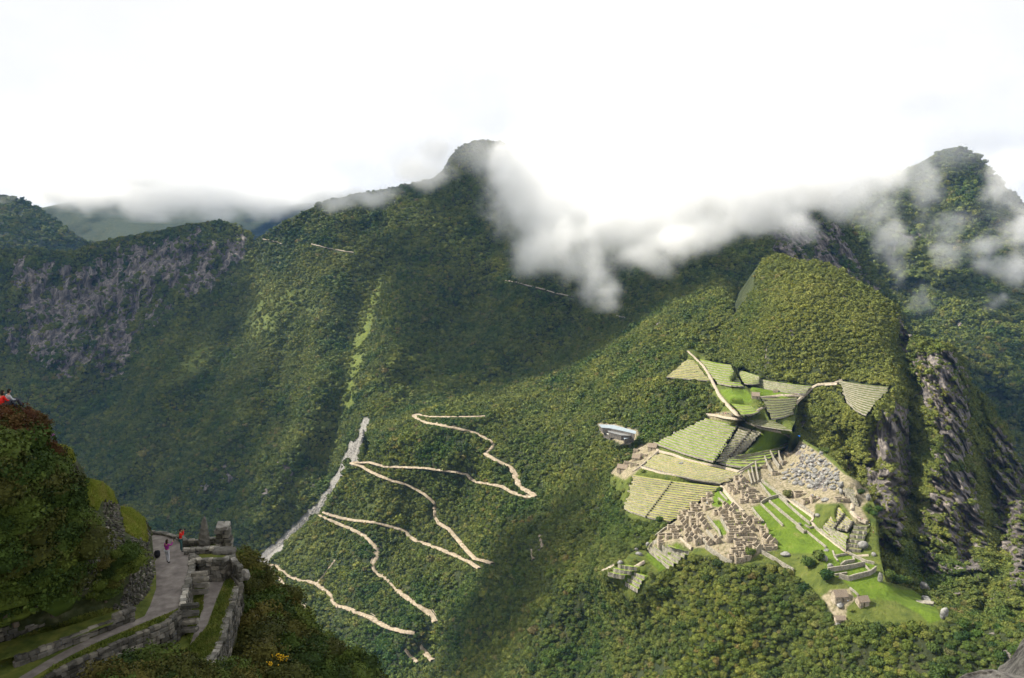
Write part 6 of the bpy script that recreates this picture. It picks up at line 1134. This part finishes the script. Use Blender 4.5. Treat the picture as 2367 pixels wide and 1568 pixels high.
def walker(p, rz, label, top, legs, joints, hair_long, cat='person'):
    root = empty('person', tuple(map(float, p)), rz); tag(root, label, cat); J = joints
    order = ['pelvis', 'waist', 'chest', 'neck', 'headb', 'shl', 'ell', 'wrl', 'shr', 'elr', 'wrr', 'hil', 'knl', 'anl', 'hir', 'knr', 'anr']; ix = {k: i for i, k in enumerate(order)}
    ed = [('pelvis', 'waist'), ('waist', 'chest'), ('chest', 'neck'), ('neck', 'headb'), ('chest', 'shl'), ('shl', 'ell'), ('ell', 'wrl'), ('chest', 'shr'), ('shr', 'elr'), ('elr', 'wrr'), ('pelvis', 'hil'), ('hil', 'knl'), ('knl', 'anl'), ('pelvis', 'hir'), ('hir', 'knr'), ('knr', 'anr')]
    rad = dict(pelvis=(.13, .10), waist=(.12, .09), chest=(.15, .10), neck=.05, headb=.045, shl=.052, ell=.038, wrl=.024, shr=.052, elr=.038, wrr=.024, hil=.085, knl=.055, anl=.036, hir=.085, knr=.055, anr=.036)
    skinned('body', [J[k] for k in order], [(ix[a], ix[b]) for a, b in ed], [rad[k] for k in order], M_SKIN, root)
    up = ['pelvis', 'waist', 'chest', 'neck', 'shl', 'ell', 'wrl', 'shr', 'elr', 'wrr']; iu = {k: i for i, k in enumerate(up)}; pu = {k: Vector(J[k]) for k in up}; pu['neck'] = pu['chest'].lerp(pu['neck'], .6); pu['wrl'] = pu['ell'].lerp(pu['wrl'], .92); pu['wrr'] = pu['elr'].lerp(pu['wrr'], .92)
    skinned('top', [tuple(pu[k]) for k in up], [(iu[a], iu[b]) for a, b in ed if a in iu and b in iu], [(.155, .125), (.15, .12), (.18, .13), .062, .072, .056, .040, .072, .056, .040], top, root)
    lo = ['pelvis', 'hil', 'knl', 'anl', 'hir', 'knr', 'anr']; il = {k: i for i, k in enumerate(lo)}
    skinned('trousers', [J[k] for k in lo], [(il[a], il[b]) for a, b in ed if a in il and b in il], [(.145, .115), .102, .072, .056, .102, .072, .056], legs, root)
    for s in 'lr':
        a = Vector(J['an'+s]); skinned('shoe', [tuple(a+Vector((0, -.03, -.045))), tuple(a+Vector((0, .14, -.055)))], [(0, 1)], [(.05, .045), (.045, .03)], M_BLACK, root, 1)
        w = Vector(J['wr'+s]); hand(root, tuple(w), tuple(w-Vector(J['el'+s])))
    c = Vector(J['headb'])+Vector((0, .02, .07)); head_parts(root, tuple(c), 0.0, M_HAIR, hair_long); return root
def gp_(px, z): u, v = ZG([px])[0]; return at_z(u, v, z)
STAND = dict(pelvis=(0, 0, .93), waist=(0, 0, 1.08), chest=(0, .01, 1.30), neck=(0, .01, 1.45), headb=(0, .02, 1.54), shl=(-.19, 0, 1.38), shr=(.19, 0, 1.38), ell=(-.25, .10, 1.15), wrl=(-.12, .24, 1.35), elr=(.25, .12, 1.17), wrr=(.10, .26, 1.40), hil=(-.10, 0, .88), knl=(-.14, .03, .48), anl=(-.17, -.02, .10), hir=(.10, 0, .88), knr=(.17, .04, .48), anr=(.24, .02, .10))
man = walker(gp_((965, 890), ZPATH+.02), -1.1, 'man in a red jacket standing with a camera raised on the footpath', M_REDJ, M_TEAL, dict(STAND, wrl=(-.06, .24, 1.56), wrr=(.09, .24, 1.55), ell=(-.26, .16, 1.30), elr=(.28, .16, 1.30)), False)
cam_o = empty('camera', tuple(man.matrix_basis @ Vector((0, .30, 1.62))), -1.1); tag(cam_o, 'black camera held up by the man in the red jacket', 'camera'); m = MB(); m.box(-.07, .07, -.035, .035, -.045, .045); m.box(-.03, .03, -.03, .03, .045, .07); m.obj('camera_body', M_BLACK, cam_o); m = MB(); m.prism([(.035*math.cos(a*.785), .035*math.sin(a*.785)) for a in range(8)], .035, .11); m.v = [(x, z, y) for x, y, z in m.v]; m.obj('lens', M_BLACK, cam_o)
wom = walker(gp_((893, 952), ZPATH+.02), -.5, 'woman in a magenta top holding up a phone on the footpath', M_PURP, M_PALE, dict(STAND, wrr=(.22, .34, 1.50), elr=(.27, .16, 1.30), ell=(-.25, .02, 1.12), wrl=(-.20, .18, 1.02), knr=(.12, .03, .48), anr=(.14, -.04, .10), knl=(-.10, .02, .48), anl=(-.11, .04, .10)), True)
ph = MB(); ph.box(-.04, .04, -.006, .006, -.075, .075); o = ph.obj('phone', M_BLACK, None, tuple(wom.matrix_basis @ Vector((.22, .44, 1.58)))); o.rotation_euler = (0, 0, -.5); tag(o, 'small dark phone held up by the woman in magenta', 'phone')
SIT = dict(pelvis=(0, 0, .12), waist=(0, .0, .28), chest=(0, .04, .50), neck=(0, .06, .65), headb=(0, .07, .74), shl=(-.19, .03, .58), shr=(.19, .03, .58), ell=(-.25, .14, .36), wrl=(-.12, .34, .32), elr=(.25, .14, .36), wrr=(.12, .34, .32), hil=(-.10, .06, .12), knl=(-.14, .45, .34), anl=(-.14, .62, -.05), hir=(.10, .06, .12), knr=(.14, .45, .34), anr=(.14, .62, -.05))
zs = float(surfL(*ZG([(38, 150)])[0])[2]); p = surfL(*ZG([(38, 150)])[0]); walker((p[0]+.1, p[1], p[2]+.35), -.7, 'man in a pale grey sweater sitting on top of the left bank', M_GREY, M_TROUSER, SIT, False)
p = surfL(*ZG([(-6, 158)])[0]); walker((p[0], p[1]+.3, p[2]+.3), -.5, 'long haired woman in red sitting beside the man in grey', M_REDJ, M_TROUSER, SIT, True)
# daypack by the wall
c = gp_((838, 925), ZPATH+.02); bp = empty('backpack', tuple(map(float, c)), .3); tag(bp, 'black daypack left on the footpath beside the wall', 'backpack')
v_, f_ = ico(2); q = np.sign(v_)*np.abs(v_)**.7*np.array([.22, .15, .28])+np.array([0, 0, .28]); link('bag', mesh_np('bag', q, f_, True, [M_BLACK]), bp); q = np.sign(v_)*np.abs(v_)**.7*np.array([.16, .06, .13])+np.array([0, -.17, .2]); link('front_pocket', mesh_np('front_pocket', q, f_, True, [M_BLACK]), bp)
for s in (-1, 1): skinned('strap', [(s*.10, .14, .5), (s*.13, .24, .34), (s*.10, .16, .08)], [(0, 1), (1, 2)], [.02, .022, .018], M_BLACK, bp, 1)

# ------------------------------------------------------------ granite of the viewpoint at the lower right corner
mg, nt, b = new_mat('sunlit_granite_grain'); P_ = worldpos(nt); c = ramp(nt, noise_node(nt, 14, 10, P_, .8), [(.34, (.06, .055, .05)), (.47, (.28, .255, .22)), (.56, (.46, .42, .35)), (.7, (.62, .57, .46))]); nt.links.new(c, b.inputs['Base Color']); bump(nt, b, noise_node(nt, 9, 9, P_, .75), .9, .06)
def corner_rock(top, Y0, Y1, label):
    us = np.arange(top[0][0], top[-1][0]+.1, 2.5); vt = np.interp(us, *zip(*top)); n = 60; t = np.linspace(0, 1, n); vb = np.full(len(us), 1680.0); U = np.repeat(us[None], n, 0); V = vt[None]+(vb-vt)[None]*t[:, None]
    Yv = Y0+(Y1-Y0)*t[:, None]+0*U; P = at_Y(U, V, Yv); P = at_Y(U, V, Yv+(.14*fbm(P*2.0, 3, 3)+.06*fbm(P*9., 5, 4, .7))*sstep(0, .06, t)[:, None]); hd = P[0].copy(); hd[:, 2] = 0; hd /= np.linalg.norm(hd, axis=1)[:, None]; q1 = P[0]+hd*.45; q1[:, 2] -= .36; q2 = q1+hd*.8; q2[:, 2] -= 2.5
    P = np.concatenate([q2[None], q1[None], P], 0); H, W = P.shape[:2]; idx = np.arange(H*W).reshape(H, W); fc = np.stack([idx[1:, :-1], idx[1:, 1:], idx[:-1, 1:], idx[:-1, :-1]], -1).reshape(-1, 4)
    tag(link('boulder', mesh_np('boulder', P.reshape(-1, 3), fc, True, [mg])), label, 'boulder')
corner_rock(ZD([(1690, 1580), (1740, 1545), (1800, 1512), (1870, 1500), (1940, 1480), (2010, 1474), (2060, 1472), (2120, 1490), (2180, 1500), (2250, 1520), (2450, 1560), (2700, 1600)]), 4.2, 3.4, 'flat sunlit granite slab at the bottom edge right below the viewer')
corner_rock(ZD([(2108, 1470), (2125, 1440), (2170, 1420), (2230, 1370), (2260, 1330), (2300, 1270), (2330, 1210), (2367, 1160), (2450, 1050), (2700, 900)]), 5.2, 3.9, 'taller sunlit granite rock in the lower right corner')
